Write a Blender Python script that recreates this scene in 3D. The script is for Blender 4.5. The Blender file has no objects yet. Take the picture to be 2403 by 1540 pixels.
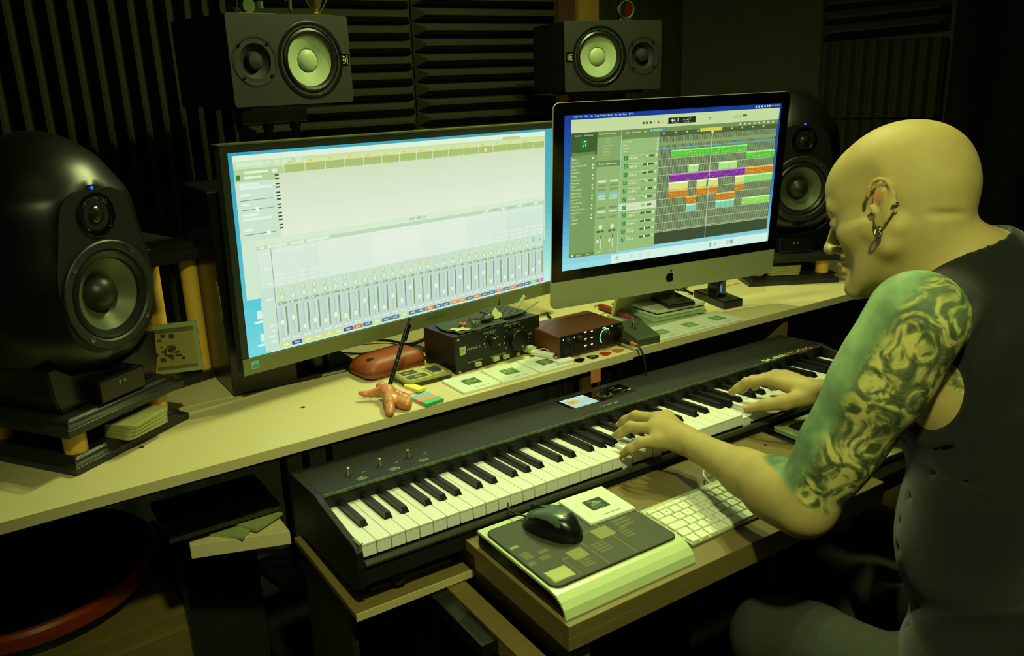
import bpy, math, random
import numpy as np
from mathutils import Vector, Matrix, Euler

random.seed(7)
SC = bpy.context.scene
COL = SC.collection
MM = 0.001
Z0 = 750.0            # height of the white key tops above the floor, in mm

# ---------------------------------------------------------------- camera, world, exposure, key lights
def P(x, y, z):
    return Vector((x * MM, y * MM, (z + Z0) * MM))

cam_d = bpy.data.cameras.new('camera')
cam = bpy.data.objects.new('camera', cam_d)
COL.objects.link(cam)
YAW, PITCH, ROLL, FPX = 0.57042, 0.29174, -0.03378, 1961.0
_f = Vector((math.sin(YAW) * math.cos(PITCH), math.cos(YAW) * math.cos(PITCH), -math.sin(PITCH)))
_r = Vector((math.cos(YAW), -math.sin(YAW), 0))
_u = _r.cross(_f)
_r2 = math.cos(ROLL) * _r + math.sin(ROLL) * _u
_u2 = -math.sin(ROLL) * _r + math.cos(ROLL) * _u
cam.matrix_world = Matrix((
    (_r2.x, _u2.x, -_f.x, -0.386154), (_r2.y, _u2.y, -_f.y, -1.025125),
    (_r2.z, _u2.z, -_f.z, (642.254 + Z0) * MM), (0, 0, 0, 1)))
cam_d.sensor_width = 36.0
cam_d.lens = 36.0 * FPX / 2403.0
cam_d.clip_start = 0.02
SC.camera = cam

w = bpy.data.worlds.new('world')
SC.world = w
w.use_nodes = True
w.node_tree.nodes['Background'].inputs[0].default_value = (0.55, 0.60, 0.22, 1)
w.node_tree.nodes['Background'].inputs[1].default_value = 0.006
SC.view_settings.view_transform = 'Standard'
SC.view_settings.look = 'None'
SC.view_settings.exposure = 0.0
SC.view_settings.gamma = 1.0
SC.view_settings.use_curve_mapping = False

def area_light(name, loc, target, size, power, color, size_y=None):
    l = bpy.data.lights.new(name, 'AREA')
    l.energy = power
    l.color = color
    l.size = size
    if size_y:
        l.shape = 'RECTANGLE'
        l.size_y = size_y
    o = bpy.data.objects.new(name, l)
    COL.objects.link(o)
    o.location = P(*loc)
    o.rotation_euler = (P(*target) - P(*loc)).to_track_quat('-Z', 'Y').to_euler()
    return o

LAMP_COL = (0.86, 1.0, 0.36)
# three bulbs of the ceiling fixture over the screens, a ceiling spot aimed at the piano, and a wide soft fill added in place of ceiling bounce
area_light('ceiling_bulb', (870, 335, 1560), (650, 100, 0), 0.08, 8, LAMP_COL)
area_light('ceiling_bulb', (900, 560, 1560), (650, 100, 0), 0.05, 6, LAMP_COL)
area_light('ceiling_bulb', (1150, 690, 1560), (500, 600, 0), 0.05, 13, LAMP_COL)
area_light('bounce_fill', (-150, -1000, 1600), (400, 100, 0), 1.4, 4, (0.80, 0.95, 0.36))
_s = bpy.data.lights.new('ceiling_spot', 'SPOT')
_s.energy = 105
_s.color = (0.88, 1.0, 0.40)
_s.spot_size = math.radians(66)
_s.spot_blend = 0.9
_s.shadow_soft_size = 0.05
_o = bpy.data.objects.new('ceiling_spot', _s)
COL.objects.link(_o)
_o.location = P(-250, -1150, 1600)
_o.rotation_euler = (P(520, 20, 0) - P(-250, -1150, 1600)).to_track_quat('-Z', 'Y').to_euler()

# ---------------------------------------------------------------- materials
def lin(c):
    return tuple((v / 255.0 / 12.92) if v / 255.0 <= 0.04045 else ((v / 255.0 + 0.055) / 1.055) ** 2.4 for v in c[:3])

MATS = {}
def mat(name, rgb, rough=0.5, metal=0.0, spec=0.5, var=0.10, scale=40.0, bump=0.0, bscale=None,
        coat=0.0, emit=0.0, stretch=None, alpha=1.0, sheen=0.0, trans=0.0):
    if name in MATS:
        return MATS[name]
    m = bpy.data.materials.new(name)
    MATS[name] = m
    m.use_nodes = True
    nt = m.node_tree
    b = nt.nodes['Principled BSDF']
    c = lin(rgb)
    tc = nt.nodes.new('ShaderNodeTexCoord')
    mp = nt.nodes.new('ShaderNodeMapping')
    nt.links.new(tc.outputs['Object'], mp.inputs[0])
    if stretch:
        mp.inputs['Scale'].default_value = stretch
    nz = nt.nodes.new('ShaderNodeTexNoise')
    nz.inputs['Scale'].default_value = scale
    nz.inputs['Detail'].default_value = 5
    nt.links.new(mp.outputs[0], nz.inputs['Vector'])
    mx = nt.nodes.new('ShaderNodeMix')
    mx.data_type = 'RGBA'
    mx.inputs[6].default_value = (*[v * (1 - var) for v in c], 1)
    mx.inputs[7].default_value = (*[min(1, v * (1 + var)) for v in c], 1)
    nt.links.new(nz.outputs[0], mx.inputs[0])
    nt.links.new(mx.outputs[2], b.inputs['Base Color'])
    b.inputs['Roughness'].default_value = rough
    b.inputs['Metallic'].default_value = metal
    b.inputs['Specular IOR Level'].default_value = spec
    b.inputs['Coat Weight'].default_value = coat
    b.inputs['Coat Roughness'].default_value = 0.08
    b.inputs['Sheen Weight'].default_value = sheen
    b.inputs['Transmission Weight'].default_value = trans
    if emit:
        b.inputs['Emission Color'].default_value = (*c, 1)
        b.inputs['Emission Strength'].default_value = emit
    if bump:
        n2 = nt.nodes.new('ShaderNodeTexNoise')
        n2.inputs['Scale'].default_value = bscale or scale * 4
        n2.inputs['Detail'].default_value = 4
        nt.links.new(mp.outputs[0], n2.inputs['Vector'])
        bp = nt.nodes.new('ShaderNodeBump')
        bp.inputs['Strength'].default_value = bump
        bp.inputs['Distance'].default_value = 0.002
        nt.links.new(n2.outputs[0], bp.inputs['Height'])
        nt.links.new(bp.outputs[0], b.inputs['Normal'])
    return m

def color_mat(name, rough=0.5, emit=0.0, metal=0.0, noise=0.0, coat=0.0):
    """Base colour (or light) comes from the mesh's own colour attribute: flat print and lit screens."""
    if name in MATS:
        return MATS[name]
    m = bpy.data.materials.new(name)
    MATS[name] = m
    m.use_nodes = True
    nt = m.node_tree
    b = nt.nodes['Principled BSDF']
    a = nt.nodes.new('ShaderNodeAttribute')
    a.attribute_name = 'Col'
    if emit:
        b.inputs['Base Color'].default_value = (0.01, 0.01, 0.01, 1)
        nt.links.new(a.outputs[0], b.inputs['Emission Color'])
        b.inputs['Emission Strength'].default_value = emit
        b.inputs['Specular IOR Level'].default_value = 0.3
    else:
        nt.links.new(a.outputs[0], b.inputs['Base Color'])
    b.inputs['Roughness'].default_value = rough
    b.inputs['Metallic'].default_value = metal
    b.inputs['Coat Weight'].default_value = coat
    return m

# ---------------------------------------------------------------- object helpers
def tag(o, label=None, cat=None, group=None, kind=None):
    if label: o['label'] = label
    if cat: o['category'] = cat
    if group: o['group'] = group
    if kind: o['kind'] = kind
    return o

def thing(name, loc, rz=0.0, label=None, cat=None, group=None, rx=0.0, ry=0.0):
    o = bpy.data.objects.new(name, None)
    o.empty_display_size = 0.02
    COL.objects.link(o)
    o.location = P(*loc)
    o.rotation_euler = (rx, ry, rz)
    return tag(o, label, cat, group)

def eul(yaw, tilt, roll=0.0):
    """rotation used by the pose fits: yaw about Z, tilt back about local X, roll about local Y"""
    return (Matrix.Rotation(yaw, 3, 'Z') @ Matrix.Rotation(-tilt, 3, 'X') @ Matrix.Rotation(roll, 3, 'Y')).to_euler()

class MB:
    """collects solids in millimetres and builds ONE mesh object"""
    def __init__(s):
        s.v = []; s.f = []; s.c = []; s.cur = (0.5, 0.5, 0.5)
    def add(s, vs, fs, M=None, col=None):
        n = len(s.v)
        if M is not None:
            vs = [tuple(M @ Vector(p)) for p in vs]
        s.v.extend([tuple(p) for p in vs])
        s.f.extend([tuple(i + n for i in f) for f in fs])
        s.c.extend([col or s.cur] * len(fs))
        return s
    def box(s, x0, x1, y0, y1, z0, z1, M=None, col=None):
        v = [(x0, y0, z0), (x1, y0, z0), (x1, y1, z0), (x0, y1, z0), (x0, y0, z1), (x1, y0, z1), (x1, y1, z1), (x0, y1, z1)]
        return s.add(v, [(3, 2, 1, 0), (4, 5, 6, 7), (0, 1, 5, 4), (1, 2, 6, 5), (2, 3, 7, 6), (3, 0, 4, 7)], M, col)
    def prism(s, pts, h0, h1, axis='z', M=None, col=None):
        """polygon pts (ccw) extruded along axis"""
        n = len(pts)
        def q(a, b, h):
            return {'z': (a, b, h), 'y': (a, h, b), 'x': (h, a, b)}[axis]
        v = [q(a, b, h0) for a, b in pts] + [q(a, b, h1) for a, b in pts]
        f = [tuple(range(n))[::-1], tuple(range(n, 2 * n))] + [(i, (i + 1) % n, n + (i + 1) % n, n + i) for i in range(n)]
        if axis == 'y':
            f = [t[::-1] for t in f]
        return s.add(v, f, M, col)
    def rrect(s, x0, x1, y0, y1, r, h0, h1, axis='z', seg=5, M=None, col=None, ch=0.0):
        pts = rr(x0, x1, y0, y1, r, seg)
        if ch:
            cx, cy = (x0 + x1) / 2, (y0 + y1) / 2
            inn = rr(x0 + ch, x1 - ch, y0 + ch, y1 - ch, max(r - ch, 0.3), seg)
            rings = [(pts, h0), (pts, h1 - ch), (inn, h1)] if h1 > h0 else [(pts, h0), (pts, h1 + ch), (inn, h1)]
            n = len(pts); v = []
            for p, h in rings:
                for a, b in p:
                    v.append({'z': (a, b, h), 'y': (a, h, b), 'x': (h, a, b)}[axis])
            f = [tuple(range(n))[::-1]]
            for k in range(len(rings) - 1):
                f += [(k * n + i, k * n + (i + 1) % n, (k + 1) * n + (i + 1) % n, (k + 1) * n + i) for i in range(n)]
            f.append(tuple(range((len(rings) - 1) * n, len(rings) * n)))
            if axis == 'y' or h1 < h0:
                f = [t[::-1] for t in f]
            return s.add(v, f, M, col)
        return s.prism(pts, h0, h1, axis, M, col)
    def lathe(s, prof, seg=32, M=None, col=None, cap=True):
        """profile [(r, z)] turned about z"""
        v = []; f = []
        for r, z in prof:
            for i in range(seg):
                a = 2 * math.pi * i / seg
                v.append((r * math.cos(a), r * math.sin(a), z))
        for k in range(len(prof) - 1):
            for i in range(seg):
                j = (i + 1) % seg
                f.append((k * seg + i, k * seg + j, (k + 1) * seg + j, (k + 1) * seg + i))
        if cap:
            if prof[0][0] > 0.01: f.append(tuple(range(seg))[::-1])
            if prof[-1][0] > 0.01: f.append(tuple(range((len(prof) - 1) * seg, len(prof) * seg)))
        return s.add(v, f, M, col)
    def cyl(s, a, b, r, seg=16, r2=None, col=None):
        a = Vector(a); b = Vector(b); d = b - a
        M = Matrix.Translation(a) @ d.to_track_quat('Z', 'Y').to_matrix().to_4x4()
        return s.lathe([(r, 0), (r if r2 is None else r2, d.length)], seg, M, col)
    def tube(s, pts, r, seg=8, col=None):
        pts = [Vector(p) for p in pts]
        v = []; f = []; n = len(pts)
        up = Vector((0, 0, 1)); prev = None
        for k, p in enumerate(pts):
            t = (pts[min(k + 1, n - 1)] - pts[max(k - 1, 0)]).normalized()
            if prev is None:
                a = t.orthogonal().normalized()
            else:
                a = (prev - t * prev.dot(t))
                a = a.normalized() if a.length > 1e-6 else t.orthogonal().normalized()
            prev = a
            b = t.cross(a)
            rr_ = r[k] if isinstance(r, (list, tuple)) else r
            for i in range(seg):
                an = 2 * math.pi * i / seg
                v.append(tuple(p + a * math.cos(an) * rr_ + b * math.sin(an) * rr_))
        for k in range(n - 1):
            for i in range(seg):
                j = (i + 1) % seg
                f.append((k * seg + i, k * seg + j, (k + 1) * seg + j, (k + 1) * seg + i))
        f.append(tuple(range(seg))[::-1]); f.append(tuple(range((n - 1) * seg, n * seg)))
        return s.add(v, f, None, col)
    def ell(s, c, r, seg=20, rings=12, M=None, col=None):
        v = []; f = []
        for k in range(rings + 1):
            t = math.pi * k / rings
            for i in range(seg):
                a = 2 * math.pi * i / seg
                v.append((c[0] + r[0] * math.sin(t) * math.cos(a), c[1] + r[1] * math.sin(t) * math.sin(a), c[2] - r[2] * math.cos(t)))
        for k in range(rings):
            for i in range(seg):
                j = (i + 1) % seg
                f.append((k * seg + i, k * seg + j, (k + 1) * seg + j, (k + 1) * seg + i))
        return s.add(v, f, M, col)
    def quad(s, a, b, c, d, col=None):
        return s.add([a, b, c, d], [(0, 1, 2, 3)], None, col)
    def build(s, name, m, parent=None, smooth=False, bevel=0.0, seg=2, colors=False, loc=None, rot=None, label=None, angle=0.6):
        me = bpy.data.meshes.new(name)
        me.from_pydata([(a * MM, b * MM, c * MM) for a, b, c in s.v], [], s.f)
        if colors:
            at = me.color_attributes.new('Col', 'FLOAT_COLOR', 'CORNER')
            buf = np.empty((len(me.loops), 4), dtype=np.float32)
            k = 0
            for p, c in zip(me.polygons, s.c):
                n = p.loop_total
                buf[k:k + n] = (c[0], c[1], c[2], 1.0)
                k += n
            at.data.foreach_set('color', buf.ravel())
        if m is not None:
            me.materials.append(m)
        if smooth:
            me.polygons.foreach_set('use_smooth', [True] * len(me.polygons))
            try: me.set_sharp_from_angle(angle=angle)
            except Exception: pass
        me.update()
        o = bpy.data.objects.new(name, me)
        COL.objects.link(o)
        if parent is not None:
            o.parent = parent
            if loc is not None: o.location = (loc[0] * MM, loc[1] * MM, loc[2] * MM)
        else:
            o.location = P(*(loc or (0, 0, 0)))
        if rot is not None: o.rotation_euler = rot
        if bevel:
            b = o.modifiers.new('bevel', 'BEVEL')
            b.width = bevel * MM; b.segments = seg; b.limit_method = 'ANGLE'; b.angle_limit = 0.7
            b.harden_normals = False
        if label: o['label'] = label
        return o

def plate(mb, outer, holes, y0, y1):
    """flat plate in x-z with holes, front face at y1 (towards -y), back at y0"""
    from mathutils.geometry import tessellate_polygon
    loops = [outer] + holes
    flat = [p for l in loops for p in l]
    tri = tessellate_polygon([[Vector((p[0], p[1], 0)) for p in l] for l in loops])
    n = len(flat)
    v = [(x, y1, z) for x, z in flat] + [(x, y0, z) for x, z in flat]
    f = []
    for t in tri:
        a, b, c = (flat[i] for i in t)
        if (b[0] - a[0]) * (c[1] - a[1]) - (b[1] - a[1]) * (c[0] - a[0]) < 0: t = t[::-1]
        f.append(tuple(t)); f.append(tuple(i + n for i in t[::-1]))
    k = 0
    for li, l in enumerate(loops):
        m = len(l)
        ar = sum(l[i][0] * l[(i + 1) % m][1] - l[(i + 1) % m][0] * l[i][1] for i in range(m))
        for i in range(m):
            i0, i1 = k + i, k + (i + 1) % m
            q = (i0, i0 + n, i1 + n, i1)
            if (ar > 0) != (li == 0): q = q[::-1]
            f.append(q)
        k += m
    return mb.add(v, f)
def circ(cx, cz, r, n=48): return [(cx + r * math.cos(2 * math.pi * i / n), cz + r * math.sin(2 * math.pi * i / n)) for i in range(n)]

def rr(x0, x1, y0, y1, r, seg=5):
    out = []
    for cx, cy, a0 in ((x1 - r, y0 + r, -90), (x1 - r, y1 - r, 0), (x0 + r, y1 - r, 90), (x0 + r, y0 + r, 180)):
        for i in range(seg + 1):
            a = math.radians(a0 + 90 * i / seg)
            out.append((cx + r * math.cos(a), cy + r * math.sin(a)))
    return out

def copy_obj(o, parent, loc=None, rot=None):
    c = o.copy()
    COL.objects.link(c)
    if parent is not None: c.parent = parent
    if loc is not None:
        c.location = (loc[0] * MM, loc[1] * MM, loc[2] * MM) if parent is not None else P(*loc)
    if rot is not None: c.rotation_euler = rot
    return c

def copy_tree(root, loc, rz=None):
    r = root.copy(); COL.objects.link(r); r.location = P(*loc)
    if rz is not None: r.rotation_euler = (0, 0, rz)
    for ch in list(root.children):
        c = ch.copy(); COL.objects.link(c); c.parent = r
        for g in list(ch.children):
            d = g.copy(); COL.objects.link(d); d.parent = c
    return r

_fonts = {}
def text_geo(s):
    """outline of a line of text as flat polygons, in a unit box (0..1, 0..1) plus its aspect"""
    if s in _fonts: return _fonts[s]
    cu = bpy.data.curves.new('t', 'FONT'); cu.body = s; cu.resolution_u = 2
    o = bpy.data.objects.new('t', cu); COL.objects.link(o)
    me = o.to_mesh()
    v = [tuple(p.co) for p in me.vertices]; f = [tuple(p.vertices) for p in me.polygons]
    o.to_mesh_clear(); bpy.data.objects.remove(o); bpy.data.curves.remove(cu)
    x0 = min(p[0] for p in v); x1 = max(p[0] for p in v); y0 = min(p[1] for p in v); y1 = max(p[1] for p in v)
    v = [((p[0] - x0) / (x1 - x0), (p[1] - y0) / (y1 - y0)) for p in v]
    _fonts[s] = (v, f)
    return _fonts[s]

def put_text(mb, s, x0, x1, y0, y1, h, axis='z', col=None, flip=False):
    """text in the plane: axis z -> lies on top (x, y), axis y -> stands on a front face facing -y (x, z)"""
    v, f = text_geo(s)
    if axis == 'z':
        vs = [(x0 + a * (x1 - x0), y0 + b * (y1 - y0), h) for a, b in v]
    else:
        vs = [(x0 + a * (x1 - x0), h, y0 + b * (y1 - y0)) for a, b in v]
    mb.add(vs, f, None, col)

# shared materials
BLACK = mat('black_plastic', (20, 21, 19), 0.42, var=0.15, scale=120, bump=0.08, bscale=900)
SATIN = mat('satin_black', (13, 14, 13), 0.3, var=0.1)
GLOSS = mat('gloss_black', (8, 8, 8), 0.12)
RUBBER = mat('black_rubber', (12, 12, 12), 0.7)
CHROME = mat('chrome', (205, 205, 195), 0.18, metal=1.0)
STEEL = mat('steel', (150, 152, 145), 0.35, metal=1.0)
WHITE = mat('white_plastic', (226, 226, 218), 0.4, var=0.03)
IVORY = mat('key_white', (232, 232, 222), 0.25, var=0.03, scale=12)
BKEY = mat('key_black', (20, 20, 20), 0.33, var=0.2, scale=60)
WOODL = mat('pale_laminate', (208, 196, 146), 0.42, var=0.05, scale=9, stretch=(1, 14, 14), bump=0.03)
WOODE = mat('pale_laminate_edge', (192, 178, 118), 0.5, var=0.08, scale=30, stretch=(0.4, 8, 8))
WOODD = mat('oak_laminate', (112, 98, 52), 0.45, var=0.16, scale=14, stretch=(1, 12, 12), bump=0.05)
DARKWOOD = mat('stained_black_wood', (34, 36, 30), 0.36, var=0.3, scale=18, stretch=(1, 8, 8), bump=0.15)
PEG = mat('beech_dowel', (226, 178, 70), 0.4, var=0.1, scale=20, stretch=(6, 6, 1))
PRINT = color_mat('print', 0.6)
GLOW = color_mat('lit_display', 0.3, emit=1.0)
CABLE = mat('cable_black', (14, 14, 13), 0.5)
# ---------------------------------------------------------------- room shell
def struct(name, mb, m, **k):
    o = mb.build(name, m, **k); o['kind'] = 'structure'; return o
WALLM = mat('dark_wall_paint', (46, 50, 34), 0.85, var=0.12, scale=6, bump=0.05)
FOAM = mat('charcoal_foam', (46, 50, 34), 0.95, spec=0.1, var=0.35, scale=160, bump=0.35, bscale=700)
FOAMD = mat('charcoal_foam_flat', (44, 47, 26), 0.95, spec=0.1, var=0.3, scale=160, bump=0.35, bscale=700)
CURT = mat('black_curtain', (20, 20, 16), 0.95, spec=0.1, var=0.3, scale=30, bump=0.2)
struct('floor', MB().box(-1200, 3600, -2400, 1760, -770, -750), mat('dark_carpet', (28, 28, 22), 0.95, var=0.4, scale=300, bump=0.4))
struct('ceiling', MB().box(-1200, 3600, -2400, 1760, 1680, 1700), mat('ceiling_paint', (70, 72, 50), 0.9))
struct('wall_back', MB().box(-1200, 2300, 1660, 1760, -750, 1680), WALLM)
struct('wall_left', MB().box(-1300, -1200, -2400, 1760, -750, 1680), WALLM)
struct('wall_front', MB().box(-1200, 3600, -2500, -2400, -750, 1680), WALLM)
# the right wall runs obliquely towards the player
WA = math.atan2(-376, 205)
wr = MB().box(-60, 3000, 0, 90, 0, 2430)
struct('wall_right', wr, WALLM, loc=(2197, 1660, -750), rot=(0, 0, WA))

def wedge_sheet(n, pitch, length, h, base, horizontal, taper=28):
    """a wedge-foam sheet: back at y=0, ridges towards -y; ridge ends cut on the slant"""
    mb = MB()
    W = n * pitch
    if horizontal: mb.box(0, length, -base, 0, 0, W)
    else: mb.box(0, W, -base, 0, 0, length)
    for i in range(n):
        a = i * pitch + 1.5; b = (i + 1) * pitch - 1.5; m0 = (a + b) / 2 - 4; m1 = (a + b) / 2 + 4
        e = 1.0
        if horizontal:
            v = [(e, -base, a), (e, -base, b), (length - e, -base, b), (length - e, -base, a),
                 (e + taper, -base - h, m0), (e + taper, -base - h, m1), (length - e - taper, -base - h, m1), (length - e - taper, -base - h, m0)]
        else:
            v = [(a, -base, e), (b, -base, e), (b, -base, length - e), (a, -base, length - e),
                 (m0, -base - h, e + 2), (m1, -base - h, e + 2), (m1, -base - h, length - e - 2), (m0, -base - h, length - e - 2)]
        mb.add(v, [(0, 1, 2, 3), (4, 7, 6, 5), (0, 4, 5, 1), (2, 6, 7, 3), (1, 5, 6, 2), (0, 3, 7, 4)])
    return mb

def foam(mb, loc, label, rz=0, rx=0, ry=0, m=None, group=None):
    o = mb.build('foam_panel', m or FOAM, loc=loc, rot=(rx, ry, rz))
    return tag(o, label, 'acoustic foam', group)
foam(wedge_sheet(12, 50, 1840, 42, 12, False), (-845, 1659, -300), 'charcoal acoustic foam with upright wedges, its right part behind the big egg speaker')
foam(wedge_sheet(12, 50, 1840, 42, 12, False), (-240, 1659, -300), 'charcoal acoustic foam with upright wedges, from the corner to behind the left boxy monitor speaker')
foam(wedge_sheet(30, 48.5, 598, 42, 14, True), (365, 1659, -342), 'charcoal acoustic foam with level wedges, beside the left boxy monitor speaker')
foam(wedge_sheet(30, 48.5, 590, 42, 22, True), (965, 1659, -335), 'charcoal acoustic foam with level wedges between the two boxy monitor speakers')
tag(MB().box(1655, 1752, 1622, 1660, -750, 1500).build('wooden_post', mat('pine_post', (150, 118, 48), 0.6, var=0.15, scale=12, stretch=(8, 8, 1))),
    'narrow pale wooden upright on the wall above the right boxy speaker', 'post')
tag(MB().box(1575, 1655, 1640, 1660, -750, 1500).build('felt_strip', mat('brown_felt', (70, 38, 20), 0.9, var=0.2)),
    'dark brown strip beside the pale wooden upright', 'panel')
fl = thing('flat_foam_wall', (1755, 1660, 200), 0, 'dark speckled flat foam boards standing side by side behind the right boxy speaker', 'acoustic foam')
xx = 0
for i, wd in enumerate((62, 36, 38, 37, 44, 55, 78, 80, 84)):
    b = MB().box(xx + 2, xx + wd - 2, -20 - (i % 2) * 9, 0, 0, 1300).build('plank', FOAMD, fl, bevel=2)
    xx += wd
# right-hand foam: level wedges above, upright wedges below, on the oblique wall
ux, uy = math.cos(WA), math.sin(WA)
def onwall(t, off, z):   # t along the wall from its far corner, off towards the room
    nx, ny = uy, -ux
    return (2197 + ux * t + nx * off, 1660 + uy * t + ny * off, z)
T0 = 575
foam(wedge_sheet(9, 50, 432, 42, 14, True), onwall(T0, 0, 738), 'charcoal acoustic foam with level wedges at the top above the bald head', rz=WA, ry=-0.045)
foam(wedge_sheet(10, 43, 284, 20, 30, False), onwall(T0, 0, 448), 'charcoal acoustic foam with upright wedges directly above the bald head', rz=WA)
foam(wedge_sheet(10, 43, 284, 20, 30, False), onwall(T0 + 1, 0, 160), 'charcoal acoustic foam with upright wedges, lowest one, half behind the bald head', rz=WA)
cm = MB()
pts = []
N = 90
for i in range(N + 1):
    t = i / N
    pts.append((t * 1500, -26 * math.sin(t * 46) - 12 * math.sin(t * 17 + 1)))
v = [(x, y - 60, 0) for x, y in pts] + [(x, y - 60, 2300) for x, y in pts] + [(x, y - 52, 0) for x, y in pts] + [(x, y - 52, 2300) for x, y in pts]
n = N + 1
f = [(i, i + 1, n + i + 1, n + i) for i in range(N)] + [(2 * n + i, 3 * n + i, 3 * n + i + 1, 2 * n + i + 1) for i in range(N)]
f += [(i, 2 * n + i, 2 * n + i + 1, i + 1) for i in range(N)] + [(n + i, n + i + 1, 3 * n + i + 1, 3 * n + i) for i in range(N)]
cm.add(v, f)
tag(cm.build('curtain', CURT, smooth=True, loc=onwall(T0 + 450, 0, -745), rot=(0, 0, WA)), 'heavy black curtain hanging in folds behind the man', 'curtain')

# ---------------------------------------------------------------- long desk
DZ = 60.0
desk = thing('desk', (0, 0, DZ), 0, 'long pale laminate desk under the screens', 'desk')
D = MB().prism([(-1000, 256), (771, 290), (771, 562), (-1000, 562)], -19, 0)
D.build('desktop', WOODL, desk, bevel=0.6, seg=1)
MB().prism([(779, 299), (2000, 296), (2000, 562), (779, 562)], -19, 0).build('desktop', WOODL, desk, bevel=0.6, seg=1)
MB().prism([(-1000, 567), (2000, 567), (2000, 960), (-1000, 960)], -19, 0).build('rear_top', WOODL, desk, bevel=0.6, seg=1)
MB().box(-1000, 2000, 560, 570, -19.5, -3).build('seam_strip', mat('seam', (120, 96, 44), 0.7), desk)
MB().box(-980, 1990, 420, 440, -90, -19).build('rail', DARKWOOD, desk)
for x in (-990, 1300, 1960):
    MB().box(x, x + 18, 320, 950, -810, -19).build('support_panel', DARKWOOD if x < 1000 else WOODD, desk)
for x, y in ((-215, 419), (71, 424), (420, 428)):
    MB().lathe([(4.5, 0), (4.5, 0.25), (3, 0.3), (0.01, 0.1)], 12, Matrix.Translation((x, y, 0))).build('screw', STEEL, desk, smooth=True)

# sliding board that carries the piano and the plank behind it
kb = thing('keyboard_shelf', (0, 0, -100), 0, 'thin wooden pull-out shelf under the stage piano', 'shelf')
MB().box(-22, 1250, -8, 258, -14, -4).build('shelf_board', WOODD, kb, bevel=0.5, seg=1)
MB().box(-22, 1250, -11, -8, -15, -3).build('edge_strip', WOODE, kb)
MB().box(20, 158, 30, 37, -4, 3).build('batten', mat('batten', (110, 100, 60), 0.6), kb)
for x in (-16, 700, 1240): MB().box(x, x + 8, 30, 240, -650, -14).build('leg', DARKWOOD, kb)
tag(MB().prism([(-179, 327), (-24, 273), (-24, 520), (-150, 520)], -25, 0).build('plank', WOODL, loc=(0, 0, -98), bevel=0.6), 'short pale plank sticking out left of the stage piano', 'plank')
tag(MB().box(-175, -30, 505, 530, -750, -123).build('bracket', DARKWOOD), 'dark upright panel carrying the short plank, in the shade under the desk', 'panel')

dv = thing('rack_device', (-209, 327, -86), 0.012, 'flat black audio device lying on the plank under the desk', 'device')
MB().box(0, 190, 0, 150, 2, 15).build('case', GLOSS, dv, bevel=1.5)
MB().box(0.5, 189, -0.8, 0.3, 3, 11).build('front_edge', mat('dark_metal_edge', (70, 76, 60), 0.4, metal=0.6), dv)
for x in (95, 112, 118): MB().cyl((x, 60, 15), (x, 60, 17), 3, 10).build('knob', STEEL, dv, smooth=True)
cd = MB().box(-32, 32, -32, 32, 0, 5).build('cd_case', mat('clear_case', (150, 160, 105), 0.15, var=0.1), loc=(-98, 338, -97.6), rot=(0, 0, 0.75))
tag(cd, 'clear disc case lying askew under the flat black device, lower one', 'disc case', 'disc cases on the plank')
cd = MB().box(-32, 32, -32, 32, 0, 5).build('cd_case', MATS['clear_case'], loc=(-62, 338, -92.4), rot=(0, 0, 0.5))
tag(cd, 'clear disc case on top of the other, nearer the stage piano', 'disc case', 'disc cases on the plank')

# low cabinet with drum and black cases, bottom left under the desk
cab = thing('cabinet', (-119, 545, -350), 0.07, 'pale wooden cabinet on the floor at the bottom left under the desk', 'cabinet')
MB().box(-640, 0, 0, 420, -400, 0).build('body', WOODD, cab, bevel=1)
MB().box(-600, -30, -14, 0, -390, -30).build('drawer_front', WOODD, cab, bevel=1)
MB().box(-22, 0, -16, 0, -400, -2).build('side_post', WOODD, cab, bevel=1)
dr = thing('drum', (-430, 800, -349), 0, 'dark shallow drum with a reddish wooden hoop on the cabinet', 'drum')
MB().lathe([(236, 0), (238, 45), (236, 46)], 72).build('shell', SATIN, dr, smooth=True)
MB().lathe([(252, 26), (256, 34), (256, 54), (250, 60), (240, 60), (238, 50), (238, 26)], 72).build('hoop', mat('red_hoop', (150, 56, 22), 0.25, var=0.2, coat=0.3), dr, smooth=True)
MB().lathe([(240, 56), (0.01, 54)], 64).build('drum_head', mat('drum_head_black', (14, 14, 12), 0.7), dr, smooth=True)
for i in range(3):
    o = MB().rrect(-28 + i * 2, 30 - i * 5, 0, 250, 3, 0, 15).build('black_case', mat('worn_black_case', (26, 28, 22), 0.5, var=0.4, scale=30), loc=(-143 - i * 2, 560, -347 + 16 * i), rot=(0, 0, 0.07 + 0.01 * i), bevel=1)
    tag(o, ['flat black case at the bottom of the pile on the cabinet corner', 'flat black case in the middle of the pile on the cabinet corner', 'flat black case on top of the pile on the cabinet corner'][i], 'case', 'black cases on the cabinet')

# ---------------------------------------------------------------- tray in front of the piano
tr = thing('keyboard_tray', (0, 0, -42), 0, 'brown wooden box tray holding mouse pad and typing keyboard', 'tray')
MB().box(163, 838, -281, -14, -18, 0).build('tray_top', WOODD, tr, bevel=0.8)
MB().box(163, 838, -281, -263, -38, -18).build('front_board', WOODD, tr, bevel=0.8)
MB().box(163, 181, -263, -40, -38, -18).build('side_board', WOODD, tr, bevel=0.8)
MB().box(181, 838, -263, -20, -38, -30).build('bottom_board', DARKWOOD, tr)
for x0, z0 in ((130, -84), (180, -64), (790, -84)):
    MB().box(x0, x0 + 32, -236 if x0 != 180 else -262, 120, z0 - 22, z0 + 8 if x0 != 180 else z0 + 24).build('runner', WOODD, tr, bevel=0.8)
MB().box(100, 128, -160, 60, -100, -76).build('metal_slide', mat('slide_metal', (40, 42, 36), 0.4, metal=0.7), tr, bevel=1)
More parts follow.
